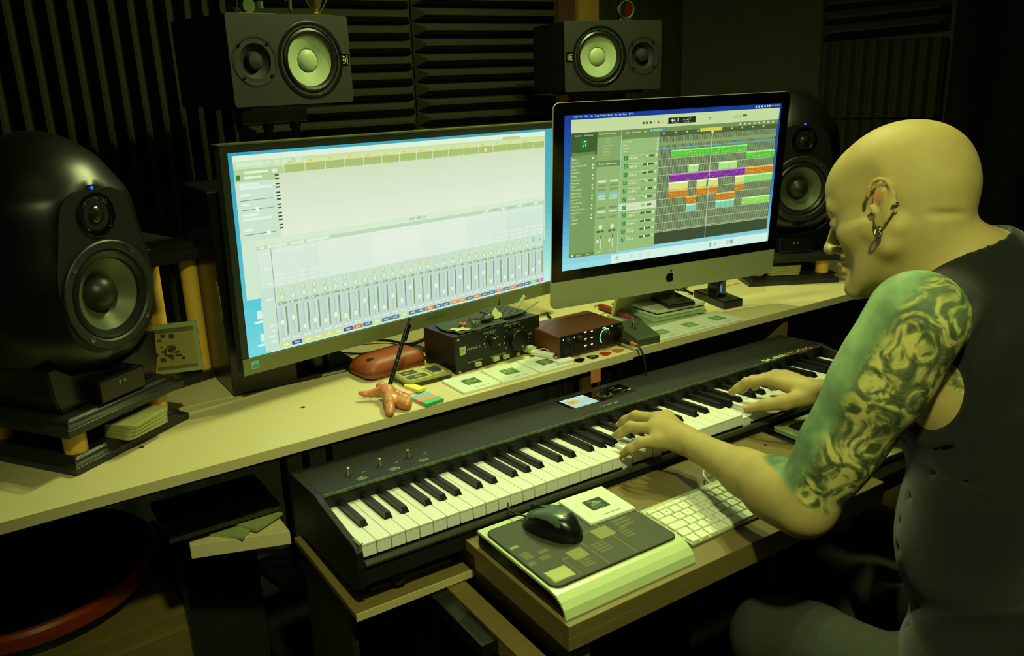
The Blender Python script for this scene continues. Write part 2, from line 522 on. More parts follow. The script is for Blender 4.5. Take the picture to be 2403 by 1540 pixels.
for x, y in ((610, 140), (150, 140)):
    MB().box(x, x + 30, y, y + 18, -708, -98).build('leg', DARKWOOD, tr)
for x, y in ((800, -262), (795, -60)):
    MB().lathe([(3.5, 0), (3.5, 0.3), (0.01, 0.2)], 10, Matrix.Translation((x, y, 0))).build('screw', SATIN, tr)

# floor lamp-stand and rug things seen in the dark
tag(MB().cyl((0, 0, 0), (0, 0, 628), 8, 12).build('stand_pole', SATIN, loc=(20, 240, -750), smooth=True), 'thin dark pole standing on the floor under the stage piano', 'pole')
# ---------------------------------------------------------------- stage piano
piano = thing('stage_piano', (0, 0, 0), 0, 'black 88-key stage piano the man plays, under the desk edge', 'stage piano', rx=-0.06726)
PB = mat('piano_black', (22, 25, 19), 0.55, var=0.12, scale=200, bump=0.12, bscale=1200)
PD = mat('piano_black_dark', (10, 11, 9), 0.6, var=0.15, scale=200)
c = MB()
c.prism([(-6, -26), (-6, -62), (18, -74), (262, -74), (278, -62), (280, 20), (276, 25), (150, 25), (150, -6), (152, -24)], -1, 1225, 'x')
c.build('case', PD, piano, bevel=0.8)
MB().box(-1, 1225, 149, 277, 24, 26.2).build('top_panel', PB, piano, bevel=0.6)
MB().rrect(-1, 1225, 146.2, 149.5, 1, 22, 26, seg=2).build('trim_strip', mat('trim_metal', (105, 125, 85), 0.35, metal=0.7), piano)
MB().prism([(-12, -28), (-12, -31), (-2, -31), (-2, -24), (-9, -24)], -1, 1225, 'x').build('front_lip', mat('lip_plastic', (44, 50, 34), 0.4), piano)
for x0, x1 in ((-13, -2), (1226, 1238)):
    MB().prism([(-10, -30), (-6, -66), (20, -78), (262, -78), (280, -64), (281, 22), (277, 28), (150, 28), (132, 22), (30, 5), (0, 1), (-9, -6)], x0, x1, 'x').build('end_cheek', PD, piano, bevel=1.5)
MB().rrect(-6, -2.4, -5, 22, 1.5, -3, 3.5).build('cheek_clip', mat('clip_metal', (120, 135, 100), 0.4, metal=0.5), piano)
MB().cyl((-2, 2, 1), (3, 2, 1), 1.1, 8).build('clip_pin', STEEL, piano)
for x in (60, 1160):
    for y in (25, 230):
        MB().cyl((x, y, -92), (x, y, -74), 12, 14).build('foot', RUBBER, piano)

# white keys: front part full width, rear part notched for the black keys
BK = {1: -2.6, 2: 2.6, 4: -3.6, 5: 0.0, 6: 3.6}      # octave from C: boundary index -> shift
def has_black(n):                                      # black key at boundary n (between white n-1 and n); white 0 is A
    i = (n - 2) % 7                                    # boundary index counted from C
    return i in BK and 0 < n < 52
def bx(n): return n * 23.5 + BK[(n - 2) % 7]
_kc = {}
def white_mesh(n):
    l = (bx(n) + 6.9 - n * 23.5) if has_black(n) else 0.5
    r = (bx(n + 1) - 6.9 - n * 23.5) if has_black(n + 1) else 23.0
    k = (round(l, 2), round(r, 2))
    if k in _kc: return _kc[k]
    mb = MB()
    pts = [(0.5, 0.8), (1.3, 0), (22.2, 0), (23.0, 0.8)]
    if r < 22.9: pts += [(23.0, 52), (r, 52)]
    pts += [(r, 150), (l, 150)]
    if l > 0.6: pts += [(l, 52), (0.5, 52)]
    mb.prism(pts, -3.2, 0)
    mb.box(0.9, 22.6, 0.9, 60, -21.5, -3.2)
    o = mb.build('white_key', IVORY, piano, bevel=0.5, seg=2)
    _kc[k] = o
    return o
first = {}
for n in range(52):
    k0 = len(_kc)
    o = white_mesh(n)
    if len(_kc) > k0:
        key = o
    else:
        key = copy_obj(o, piano)
    key.location = (n * 23.5 * MM, 0, 0)
    pr = {21: 0.058, 34: 0.05, 24: 0.03}.get(n, 0.0)
    if pr:
        key.rotation_euler = (pr, 0, 0)
        key.location = (n * 23.5 * MM, 0, -150 * MM * math.sin(pr))
bk = MB()
bk.add([(-6.4, 50, 0), (6.4, 50, 0), (6.4, 150, 0), (-6.4, 150, 0), (-4.4, 56.5, 11.5), (4.4, 56.5, 11.5), (4.4, 150, 11.5), (-4.4, 150, 11.5),
        (-5.9, 50.8, 1), (5.9, 50.8, 1)],
       [(3, 2, 1, 0), (4, 5, 6, 7), (0, 1, 9, 8), (8, 9, 5, 4), (1, 2, 6, 5), (1, 5, 9), (0, 4, 7, 3), (0, 8, 4), (2, 3, 7, 6)])
bk0 = bk.build('black_key', BKEY, piano, bevel=1.4, seg=3)
ref = None
for n in range(1, 52):
    if not has_black(n): continue
    o = bk0 if ref is None else copy_obj(bk0, piano)
    ref = o
    o.location = (bx(n) * MM, 0, -0.002)

for i, (x, y) in enumerate(((62, 195), (121, 195), (177, 197))):
    j = MB().lathe([(2.6, 0), (2.3, 11), (2.8, 12), (3.2, 13.5), (2.6, 14.6), (0.01, 15)], 14, Matrix.Translation((x, y, 26)) @ Matrix.Rotation((0.12, 0, -0.16)[i], 4, 'Y')).build('joystick', mat('stick_metal', (170, 180, 140), 0.35, metal=0.6), piano, smooth=True)
    s = MB()
    s.lathe([(5, 0.05), (5, 0.2), (0.01, 0.25)], 16, Matrix.Translation((x, y, 26.2)))
    s.box(x - 9, x + 9, y - 1.2, y + 1.2, 26.2, 26.5); s.box(x - 1.2, x + 1.2, y - 9, y + 9, 26.2, 26.5)
    s.build('joystick_slot', GLOSS, piano)
lg = MB(); INK = lin((190, 215, 140)); ORG = lin((222, 160, 50))
for i, (x, y) in enumerate(((62, 195), (121, 195), (177, 197))):
    for a, b, c0, d in ((x + 5, x + 21, y - 27, y - 26.3), (x + 5, x + 21, y - 33.2, y - 32.5), (x + 5, x + 5.7, y - 33, y - 26.5), (x + 20.3, x + 21, y - 33, y - 26.5)):
        lg.quad((a, c0, 26.5), (b, c0, 26.5), (b, d, 26.5), (a, d, 26.5), INK)
    put_text(lg, 'Stick %d' % (i + 1), x + 8, x + 18.5, y - 31.4, y - 28.4, 26.5, col=INK)
    put_text(lg, ('P.B.', 'Mod', 'Y')[i], x + 9, x + (17, 17, 12)[i], y - 24.8, y - 21, 26.5, col=INK)
    put_text(lg, '1>2', x + 24, x + 31, y - 6, y - 2.5, 26.5, col=INK)
put_text(lg, 'SL88', 1034, 1103, 147, 160.5, 26.6, col=lin((206, 226, 160)))
lg.quad((1105.6, 145.5, 26.6), (1106.8, 145.5, 26.6), (1106.8, 162, 26.6), (1105.6, 162, 26.6), lin((206, 226, 160)))
put_text(lg, 'STUDIO', 1109, 1198, 147, 160.5, 26.6, col=ORG)
put_text(lg, '> studiologic', 581, 627, 166, 172, 26.6, col=lin((190, 200, 110)))
lg.build('panel_print', PRINT, piano, colors=True)['kind'] = 'stuff'
MB().prism([(531, 199), (607, 193), (700, 196), (702, 256), (536, 256)], 26, 26.7).build('control_panel', GLOSS, piano)
lcd = MB()
def rq(mb, x0, x1, y0, y1, h, col): mb.quad((x0, y0, h), (x1, y0, h), (x1, y1, h), (x0, y1, h), col)
rq(lcd, 541, 601, 196, 252, 26.9, lin((178, 216, 196)))
rq(lcd, 541, 601, 240, 252, 27.0, lin((205, 235, 215)))
rq(lcd, 546, 570, 217, 238, 27.0, lin((222, 196, 84)))
for yy in (216, 238.5): rq(lcd, 541, 601, yy, yy + 0.8, 27.05, lin((120, 160, 150)))
rq(lcd, 571, 571.8, 196, 240, 27.05, lin((120, 160, 150)))
for yy in (221, 227, 232): rq(lcd, 549, 564, yy, yy + 1.6, 27.1, lin((120, 96, 30)))
for xx0 in (545, 556, 566, 580): rq(lcd, xx0, xx0 + 7, 245, 247, 27.1, lin((90, 130, 120)))
lcd.build('display', GLOW, piano, colors=True)
e = MB().lathe([(17, 26.7), (17, 28.5), (15, 29), (12.5, 28.6)], 32, Matrix.Translation((632, 219, 0))).build('dial_ring', mat('dial_ring', (110, 120, 80), 0.25, metal=0.8), piano, smooth=True)
k = MB().lathe([(11.5, 27), (10.5, 30), (9.5, 31), (9, 45), (8, 46), (0.01, 46)], 32, Matrix.Translation((632, 219, 0))).build('dial_knob', SATIN, piano, smooth=True)
for x, y in ((652, 240), (662, 225), (672, 209)):
    MB().box(x, x + 16, y, y + 9, 26.7, 28).build('button', mat('panel_button', (40, 44, 32), 0.4), piano, bevel=0.6)
    b2 = MB(); rq(b2, x + 18, x + 26, y + 3, y + 6, 26.9, INK); b2.build('button_mark', PRINT, piano, colors=True)

# ---------------------------------------------------------------- all-in-one computer
im = thing('desktop_computer', (982.3, 399.9, 227.0), 0, 'silver all-in-one computer showing music software, right-hand screen', 'computer')
im.rotation_euler = eul(-0.1123, -0.0617)
ALU = mat('aluminium', (176, 184, 140), 0.4, metal=0.25, var=0.04, scale=20)
W2, BX, TOPB, CH = 298.35, 26.6, 26.0, 87.0
out = rr(-W2 - BX, W2 + BX, -CH, 335.7 + TOPB, 15, 6)
sh = MB()
# shell: thin rim, bulging back
rings = []
for s_, yy in ((1.0, 0.6), (1.0, 5), (0.985, 8), (0.9, 18), (0.7, 34), (0.4, 48), (0.12, 54)):
    cx, cz = 0, 140
    rings.append([(cx + (a - cx) * s_, yy, cz + (b - cz) * s_) for a, b in out])
v = [p for r_ in rings for p in r_]; n = len(out)
f = [tuple(range(n))] + [((k + 1) * n + i, (k + 1) * n + (i + 1) % n, k * n + (i + 1) % n, k * n + i) for k in range(len(rings) - 1) for i in range(n)] + [tuple(range((len(rings) - 1) * n, len(rings) * n))[::-1]]
sh.add(v, f)
sh.build('housing', ALU, im, smooth=True)
g = MB(); pts = [(a, b) for a, b in rr(-W2 - BX + .6, W2 + BX - .6, -24, 335.7 + TOPB - .6, 14, 6) if b > 0] 
pts = [(-W2 - BX + .6, -24), (W2 + BX - .6, -24)] + pts
g.prism(pts, 0.6, 0.0, 'y'); g.build('glass_bezel', GLOSS, im)
# logo on the chin: fruit silhouette with a bite and a leaf
lo = MB()
def fruit():
    out_ = []
    for i in range(48):
        a = 2 * math.pi * i / 48
        r = 1.0 - 0.16 * math.exp(-((a - math.pi / 2) / 0.35) ** 2) - 0.10 * math.exp(-((a - 3 * math.pi / 2) / 0.28) ** 2)
        x, z = 11.5 * r * math.cos(a), 12.0 * r * math.sin(a)
        if (x - 14.5) ** 2 + (z - 2.5) ** 2 < 49:
            dx, dz = x - 14.5, z - 2.5; L = math.hypot(dx, dz) or 1
            x, z = 14.5 + dx / L * 7, 2.5 + dz / L * 7
        out_.append((x, z))
    return out_
fr = fruit()
lo.add([(0, -0.25, 0)] + [(x, -0.25, z) for x, z in fr], [(0, 1 + i, 1 + (i + 1) % 48) for i in range(48)])
leaf = [(0.5 + 6 * t * 0.55 + w_ * 2.2 * math.sin(math.pi * t), -0.25, 12.6 + 7.5 * t - w_ * 1.4 * math.sin(math.pi * t)) for w_ in (1, -1) for t in ([i / 8 for i in range(9)] if w_ == 1 else [1 - i / 8 for i in range(1, 8)])]
lo.add(leaf, [tuple(range(len(leaf)))])
lo.build('logo', GLOSS, im, loc=(0, 0, -55))
# stand
st = MB()
st.box(-95, 95, -20, 130, -166.8, -163)
st.prism([(120, -163), (125, -155), (70, -40), (45, 60), (40, 60), (62, -40), (112, -155), (112, -163)], -88, 88, 'x')
so = st.build('stand', ALU, im, bevel=1)
so.matrix_parent_inverse = Matrix.Identity(4)
so.rotation_euler = (Matrix.Rotation(0.0617, 3, 'X').inverted()).to_euler()

def SR(mb, u0, v0, u1, v1, col, lay, W, H, x0=0.0):
    """rectangle on a display, u to the right and v downwards as fractions"""
    y = -0.7 - 0.05 * lay
    mb.quad((x0 + u0 * W, y, (1 - v1) * H), (x0 + u1 * W, y, (1 - v1) * H), (x0 + u1 * W, y, (1 - v0) * H), (x0 + u0 * W, y, (1 - v0) * H), lin(col))
def ST(mb, s, u0, v0, u1, v1, col, lay, W, H, x0=0.0):
    put_text(mb, s, x0 + u0 * W, x0 + u1 * W, (1 - v1) * H, (1 - v0) * H, -0.7 - 0.05 * lay, 'y', lin(col))

q = MB()
def R_(u0, v0, u1, v1, col, lay=1): SR(q, u0, v0, u1, v1, col, lay, 596.7, 335.7, -298.35)
def T_(s, u0, v0, u1, v1, col=(225, 240, 205), lay=6): ST(q, s, u0, v0, u1, v1, col, lay, 596.7, 335.7, -298.35)
def NOTE(u, v, w_, h_, col, lay):
    R_(u + w_ * .22, v, u + w_ * .34, v + h_ * .85, col, lay); R_(u + w_ * .86, v, u + w_ * .98, v + h_ * .75, col, lay); R_(u + w_ * .22, v, u + w_ * .98, v + h_ * .16, col, lay)
    R_(u, v + h_ * .74, u + w_ * .34, v + h_ * .95, col, lay); R_(u + w_ * .64, v + h_ * .64, u + w_ * .98, v + h_ * .85, col, lay)
for i in range(24):    # desktop picture: deep blue above, pale cyan below
    t = i / 23
    if t < 0.5: c_ = tuple(a + (b - a) * t * 2 for a, b in zip((22, 58, 150), (36, 120, 190)))
    else: c_ = tuple(a + (b - a) * (t * 2 - 1) for a, b in zip((36, 120, 190), (150, 220, 225)))
    R_(0, i / 24, 1, (i + 1) / 24, c_, 0)
rnd = random.Random(3)
for i in range(60):
    u, v_ = rnd.random(), rnd.random(); R_(u, v_, u + .0012, v_ + .002, (190, 220, 230), 1)
for s_, a, b in (('Logic Pro', .045, .10), ('File', .117, .136), ('Edit', .148, .167), ('Track', .18, .207), ('Navigate', .213, .252), ('Record', .262, .292), ('Mix', .306, .322), ('View', .332, .35), ('Window', .358, .385), ('1', .40, .403), ('Help', .41, .43)):
    k_ = (a - .045) * .66 + .035; k2 = (b - .045) * .66 + .035
    T_(s_, k_, .006, k2, .019, (215, 230, 200), 2)
for u in (.865, .88, .895, .91, .923, .935): R_(u, .008, u + .007, .02, (220, 232, 205), 2)
T_('Sat 6 Jun 00:19', .948, .008, .992, .019, (215, 230, 200), 2)
R_(.027, .03, .992, .111, (196, 218, 158), 2)
for u, c_ in ((.33, (90, 100, 70)), (.345, (90, 100, 70)), (.362, (80, 90, 70)), (.378, (150, 200, 130)), (.397, (200, 90, 70)), (.415, (180, 200, 130))): R_(u, .068, u + .009, .084, c_, 3)
R_(.446, .053, .574, .093, (36, 44, 34), 3)
T_('44 1', .458, .058, .492, .082, (240, 245, 225), 4); T_('A maj 7', .515, .062, .55, .08, (225, 235, 210), 4)
R_(.463, .086, .49, .089, (150, 160, 140), 4); R_(.519, .086, .546, .089, (150, 160, 140), 4)
R_(.635, .068, .65, .072, (110, 110, 100), 3); R_(.635, .078, .65, .082, (110, 110, 100), 3)
R_(.758, .064, .80, .082, (150, 190, 120), 3); R_(.76, .066, .795, .08, (176, 214, 140), 4); R_(.805, .062, .825, .076, (80, 95, 65), 3)
R_(.027, .111, .137, .92, (120, 156, 92), 2); R_(.027, .111, .137, .255, (62, 92, 46), 3)
T_('Library   All Sounds', .045, .125, .118, .137)
R_(.068, .155, .1, .212, (40, 120, 50), 4)
NOTE(.078, .163, .013, .038, (225, 245, 215), 5)
R_(.032, .235, .13, .256, (100, 136, 76), 4)
for i, (s_, l_) in enumerate((('Bass', .018), ('Drum Kit', .03), ('Electronic Drum Kit', .062), ('Guitar', .022), ('Keyboards', .034), ('Mallet', .02), ('Orchestral', .034), ('Percussion', .034), ('Piano', .018), ('Quick Sampler', .045), ('Studio Horns', .04), ('Studio Strings', .043), ('Synthesizer', .03), ('Vintage B3 Organ', .045), ('Vintage Clav', .034), ('Vintage Electric Piano', .058), ('Vintage Mellotron', .045), ('Voice', .016), ('Arpeggiator', .03), ('Cinematic', .028))):
    v_ = .268 + i * .0218
    T_(s_, .033, v_, .033 + l_, v_ + .0125)
    if i % 3 != 1: R_(.118, v_, .124, v_ + .011, (220, 240, 200), 5)
R_(.027, .895, .137, .92, (96, 130, 76), 3)
T_('Revert', .06, .901, .08, .912); T_('Save...', .1, .901, .12, .912); R_(.036, .9, .047, .913, (215, 232, 195), 4)
R_(.137, .111, .24, .925, (146, 182, 114), 2); R_(.137, .111, .24, .15, (108, 140, 82), 3); R_(.137, .15, .24, .30, (134, 168, 102), 3); R_(.137, .30, .24, .337, (104, 136, 80), 4)
T_('Region: MIDI Defaults', .145, .123, .215, .135)
for i, (s_, a) in enumerate((('Mute:', .175), ('Loop:', .175), ('Quantize: 1/16', .158), ('Q-Swing:', .165), ('Transpose:', .16), ('Velocity:', .165))):
    T_(s_, a, .16 + i * .0195, a + len(s_) * .0032, .171 + i * .0195, (200, 222, 176))
T_('Track: FM8/Kontakt', .145, .313, .225, .326)
for u in (.145, .197):
    for v_, c_ in ((.425, (214, 232, 190)), (.452, (124, 156, 96)), (.48, (124, 156, 96)), (.505, (120, 200, 200)), (.522, (180, 214, 180)), (.54, (180, 214, 180)), (.60, (120, 150, 92)), (.625, (205, 226, 180)), (.665, (124, 156, 96)), (.69, (150, 184, 118))):
        R_(u, v_, u + .035, v_ + .014, c_, 4)
    cx, cy = u + .017, .735
    pts_ = [(cx + .0085 * math.cos(a * math.pi / 8), cy + .015 * math.sin(a * math.pi / 8)) for a in range(16)]
    q.add([(-298.35 + a * 596.7, -0.95, (1 - b) * 335.7) for a, b in pts_], [tuple(range(16))[::-1]], None, lin((214, 234, 190)))
    R_(u, .758, u + .014, .772, (70, 100, 56), 5); R_(u + .018, .758, u + .032, .772, (70, 100, 56), 5)
    R_(u + .005, .79, u + .0065, .885, (110, 140, 84), 5); R_(u + .002, .82, u + .01, .842, (225, 240, 205), 6)
    R_(u + .018, .79, u + .022, .885, (200, 225, 160), 5); R_(u + .018, .79, u + .022, .815, (60, 86, 50), 6)
    for k_ in range(12): R_(u + .0125, .79 + k_ * .008, u + .016, .792 + k_ * .008, (170, 200, 140), 5)
    T_('M S', u + .006, .897, u + .028, .906)
R_(.2395, .111, .2415, .925, (150, 226, 232), 5)
R_(.2415, .111, .411, .915, (150, 188, 118), 2); R_(.2415, .111, .411, .172, (104, 138, 78), 3)
for s_, a, b in (('Edit', .258, .275), ('Functions', .288, .325), ('View', .338, .353)): T_(s_, a, .124, b, .136)
for k_, u in enumerate((.366, .38, .395, .408, .423)): R_(u, .118, u + .011, .134, ((120, 190, 190), (110, 200, 220), (170, 200, 150), (120, 190, 190), (60, 160, 220))[k_], 5)
for i, s_ in enumerate(('Arrangement', 'Marker', 'Signature', 'Tempo')):
    T_(s_, .25, .182 + i * .0215, .25 + len(s_) * .0032, .194 + i * .0215); R_(.400, .182 + i * .0215, .406, .194 + i * .0215, (214, 234, 190), 5)
rows = [.268 + i * .0545 for i in range(11)]
for i, v_ in enumerate(rows):
    if i == 6: R_(.2415, v_ - .002, .411, v_ + .05, (206, 226, 186), 3)
    R_(.2415, v_ - .003, .411, v_ - .0015, (126, 164, 98), 4)
    R_(.256, v_ + .012, .272, v_ + .04, (40, 120, 46) if i < 10 else (50, 140, 150), 5)
    NOTE(.259, v_ + .016, .009, .02, (170, 235, 150), 6)
    T_('Instrument %d part' % (i + 1), .279, v_ + .006, .279 + (.07, .066, .085, .09, .055, .08, .06, .06, .08, .03, .018)[i], v_ + .018)
    for k_ in range(3): R_(.282 + k_ * .0115, v_ + .024, .29 + k_ * .0115, v_ + .037, (200, 224, 170), 5)
    R_(.34, v_ + .016, .389, v_ + .029, (70, 96, 56), 5)
    if i in (0, 3, 4, 5, 6): R_(.342, v_ + .018, .368, v_ + .027, (150, 214, 130), 6)
    R_(.359, v_ + .014, .364, v_ + .031, (235, 245, 220), 7)
    R_(.397, v_ + .012, .404, v_ + .03, (214, 234, 190), 5)
R_(.411, .111, .99, .14, (116, 146, 86), 2); R_(.411, .14, .99, .17, (76, 100, 54), 2)
R_(.411, .17, .986, .905, (62, 78, 50), 2)
for i in range(10): R_(.425 + i * .054, .146, .433 + i * .054, .155, (205, 222, 180), 4)
for i in range(8): R_(.79 + i * .024, .12, .80 + i * .024, .131, (205, 222, 180), 4)
R_(.599, .135, .707, .158, (206, 206, 82), 4)
i = 0; u = .413
while u < .984:       # fine upright grid lines
    R_(u, .172, u + .0022, .823, (166, 190, 138), 3); u += .0054
for v_ in rows[1:] + [.823]: R_(.411, v_ - .003, .985, v_, (190, 212, 160), 4)
R_(.411, .209, .985, .23, (134, 162, 96), 4); R_(.411, .249, .985, .256, (100, 180, 180), 4)
GRN, LGR, PUR, ORA, YEL, TEA = (96, 196, 66), (172, 226, 132), (126, 50, 150), (196, 128, 36), (214, 224, 132), (132, 206, 170)
def region(u0, u1, row, col, notes=True, step=.0265):
    v0, v1 = rows[row], rows[row] + .0495
    R_(u0, v0, u1, v1, col, 5); R_(u0, v0, u1, v0 + .008, tuple(min(255, x + 60) for x in col), 6)
    u = u0 + step
    while u < u1 - .004:
        R_(u, v0, u + .0012, v1, tuple(x * .7 for x in col), 7); u += step
    if notes:
        u = u0 + .003
        while u < u1 - .008:
            l_ = rnd.uniform(.003, .009); vv = v0 + .014 + rnd.random() * .028
            R_(u, vv, u + l_, vv + .0035, tuple(min(255, x + 70) for x in col), 8); u += l_ + rnd.uniform(.001, .005)
region(.468, .84, 0, GRN); region(.84, .987, 1, GRN); region(.556, .604, 2, LGR, False); region(.703, .796, 2, LGR, False, .05)
region(.466, .84, 3, PUR, step=.052); region(.84, .987, 3, ORA, step=.025)
region(.465, .557, 4, YEL, False, 1); region(.600, .648, 4, YEL, False, 1); region(.656, .705, 4, YEL, False, 1); region(.792, .84, 4, YEL, False, 1); region(.84, .987, 4, (140, 220, 110), False, .05)
region(.466, .558, 5, ORA, step=.05); region(.60, .705, 5, ORA, step=.05); region(.792, .841, 5, ORA, step=.025)
region(.554, .604, 6, ORA, step=.025); region(.702, .796, 6, ORA, step=.025)
region(.555, .605, 7, TEA, False, 1); region(.702, .796, 7, TEA, False, .025); region(.837, .985, 7, (140, 216, 92), True, 1)
R_(.6585, .161, .6605, .906, (205, 220, 170), 9); R_(.654, .158, .665, .17, (215, 226, 190), 9)
R_(.41, .912, .70, .916, (170, 220, 220), 3)
R_(.214, .935, .995, .997, (212, 240, 226), 3)
for k_, (u, c_) in enumerate(((.235, (150, 215, 200)), (.30, (190, 228, 220)), (.345, (190, 230, 215)), (.38, (225, 224, 170)), (.685, (130, 200, 200)), (.71, (190, 210, 200)), (.775, (225, 190, 180)), (.795, (150, 160, 140)))):
    R_(u, .948, u + .013, .98, c_, 4)
q.build('display', GLOW, im, colors=True)
MB().box(-298.35, 298.35, -0.62, -0.1, 0, 335.7).build('display_panel', GLOSS, im)

# ---------------------------------------------------------------- wide monitor
KS = 1.12
mo = thing('wide_monitor', (-2.4, 479.8, 158.2), 0, 'wide black monitor with bright mixer software, left-hand screen', 'monitor')
mo.rotation_euler = eul(0.2, -0.024, 0.012)
BZ = mat('monitor_bezel', (44, 50, 40), 0.35, var=0.05)
WM, HM = 745 * KS, 333.88 * KS
B0, BT, BB = 12 * KS, 13 * KS, 29 * KS
MB().rrect(-B0, WM + B0, -BB, HM + BT, 4, 22, 1.0, 'y', seg=3).build('housing', BZ, mo, bevel=0.8)
MB().rrect(60, WM - 60, 30, HM - 30, 20, 22, 46, 'y').build('back_shell', SATIN, mo, bevel=6)
fb = MB()
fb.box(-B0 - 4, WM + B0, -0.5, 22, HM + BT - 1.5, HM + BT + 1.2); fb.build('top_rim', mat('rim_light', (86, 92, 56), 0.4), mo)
sb = MB(); sb.prism([(-B0, -BB), (WM + B0, -BB), (WM + B0, -1), (-B0, -1)], 1.0, -2.0, 'y'); sb.build('lower_bezel', mat('bezel_silver', (116, 122, 80), 0.38, metal=0.15), mo, bevel=0.8)
eb = MB(); e0 = 0 * KS; eb.cur = lin((110, 190, 190)); rqx = [(2, -20), (16, -20), (16, -6), (2, -6)]
eb.add([(x * KS, -2.3, z * KS) for x, z in rqx], [(0, 1, 2, 3)])
eb.add([(x * KS, -2.4, z * KS) for x, z in ((4, -18), (14, -18), (14, -13), (4, -13))], [(0, 1, 2, 3)], None, lin((60, 140, 150)))
put_text(eb, 'SAMSUNG', 372 * KS, 424 * KS, -16 * KS, -9.5 * KS, -2.4, 'y', lin((70, 84, 56)))
eb.build('bezel_print', PRINT, mo, colors=True)
MB().box(0, WM, 0.2, 0.9, 0, HM).build('display_panel', GLOSS, mo)
s = MB()
def S_(x0, z0, x1, z1, col, lay=1):
    y = 0.1 - 0.05 * lay
    s.quad((x0 * KS, y, z0 * KS), (x1 * KS, y, z0 * KS), (x1 * KS, y, z1 * KS), (x0 * KS, y, z1 * KS), lin(col))
def mixc(a, b, t): return tuple(x + (y - x) * t for x, y in zip(a, b))
for i in range(20):
    t = i / 19
    c_ = mixc((62, 168, 190), (92, 190, 190), t * 2) if t < .5 else mixc((92, 190, 190), (190, 238, 226), t * 2 - 1)
    S_(0, 333.9 * (1 - (i + 1) / 20), 745, 333.9 * (1 - i / 20), c_, 0)
    S_(0, 333.9 * (1 - (i + 1) / 20), 40, 333.9 * (1 - i / 20), mixc((44, 158, 190), (110, 214, 220), t), 1)
for i in range(90): 
    x, z = rnd.uniform(0, 30), rnd.uniform(0, 334); S_(x, z, x + 1, z + 1, (180, 230, 235), 2)
S_(7, 97, 715, 329, (206, 232, 206), 2); S_(7, 320, 715, 329, (222, 240, 210), 3)
S_(7, 309, 715, 320, (196, 224, 180), 3)
for a, b in ((12, 58), (62, 72), (78, 88), (92, 108), (118, 130)): S_(a, 311, b, 318, (212, 236, 198), 4)
S_(110, 311, 116, 318, (140, 210, 190), 4)
S_(7, 288, 92, 308, (178, 208, 152), 3); S_(10, 291, 17, 299, (50, 130, 80), 4); S_(24, 300, 66, 304, (226, 240, 214), 4); S_(24, 292, 54, 296, (226, 240, 214), 4); S_(72, 298, 82, 304, (222, 238, 206), 4)
S_(93, 309, 712, 316, (214, 226, 158), 4); S_(93, 296, 712, 309, (168, 192, 112), 4)
for i in range(16): S_(94 + i * 39, 296, 95 + i * 39, 313, (232, 240, 214), 5)
for i in range(64): S_(94 + i * 9.7, 296, 94.6 + i * 9.7, 299, (220, 232, 200), 5)
for i in range(15): S_(102 + i * 39, 311, 108 + i * 39, 314, (220, 206, 90), 5)
S_(540, 298, 544, 306, (235, 242, 220), 6); S_(590, 318, 640, 324, (186, 206, 158), 5)
for i in range(30):    # piano roll, paler below
    t = i / 29
    S_(79, 296 - (i + 1) * 3.8, 712, 296 - i * 3.8, mixc((210, 224, 192), (228, 238, 220), t), 4)
S_(7, 194, 79, 288, (202, 228, 204), 3)
for z, w_ in ((281, 34), (276, 56), (265, 18), (250, 14), (233, 30), (226, 52), (209, 16)): S_(14, z, 14 + w_, z + 4, (226, 242, 226), 4)
for z, k_ in ((258, None), (243, 38), (203, 54)):
    S_(13, z, 70, z + .9, (100, 132, 100), 4)
    if k_: S_(k_, z - 3, k_ + 6, z + 4, (236, 246, 232), 5)
for z in (294, 288.5, 280, 274.5, 266, 260.5, 255, 246.5, 241, 232.5, 227, 221.5, 213, 207.5): S_(77, z - 1.2, 84, z + 1.2, (60, 76, 40), 6)
S_(31, 3, 711, 192, (198, 226, 206), 6); S_(31, 184, 711, 193, (214, 234, 206), 7)
for i in range(14):
    t = i / 13
    for j in range(6):
        d = abs(j - 2.2) / 4 + t * .25
        S_(33 + j * 113, 184 - (i + 1) * 5.2, 33 + (j + 1) * 113, 184 - i * 5.2, mixc((232, 242, 224), (204, 228, 210), min(1, d)), 7)
S_(711, 185, 711.6, 3, (150, 180, 160), 8)
S_(33, 176, 711, 183, (190, 216, 186), 8)
for a, b in ((38, 46), (52, 88), (94, 120), (124, 170)): S_(a, 177, b, 182, (222, 238, 216), 9)
for a, b, c_ in ((345, 358, (188, 214, 180)), (362, 374, (140, 216, 196)), (378, 384, (188, 214, 180))): S_(a, 186, b, 191, c_, 9)
for i in range(7): S_(536 + i * 24, 177.5, 548 + i * 24, 182, ((226, 240, 220), (150, 214, 196))[i % 2 == 1], 9)
S_(57, 3, 57.8, 176, (96, 120, 90), 9)
for i in range(8): S_(40 + (i % 3) * 3, 80 - i * 9 if i > 3 else 168 - i * 26, 53, 83 - i * 9 if i > 3 else 171 - i * 26, (226, 240, 226), 9)
NCH = 31
chw = 652.0 / NCH
cols = {0: (214, 222, 112), 1: (70, 82, 150), 6: (70, 82, 150), 7: (196, 120, 50), 8: (78, 110, 150), 9: (206, 222, 130), 12: (206, 222, 120), 15: (214, 128, 56), 18: (222, 150, 80), 19: (222, 150, 80), 21: (214, 140, 60), 24: (222, 130, 50), 26: (222, 130, 50), 29: (120, 206, 90), 30: (206, 80, 160)}
for i in range(2, 6): cols[i] = (214, 222, 112)
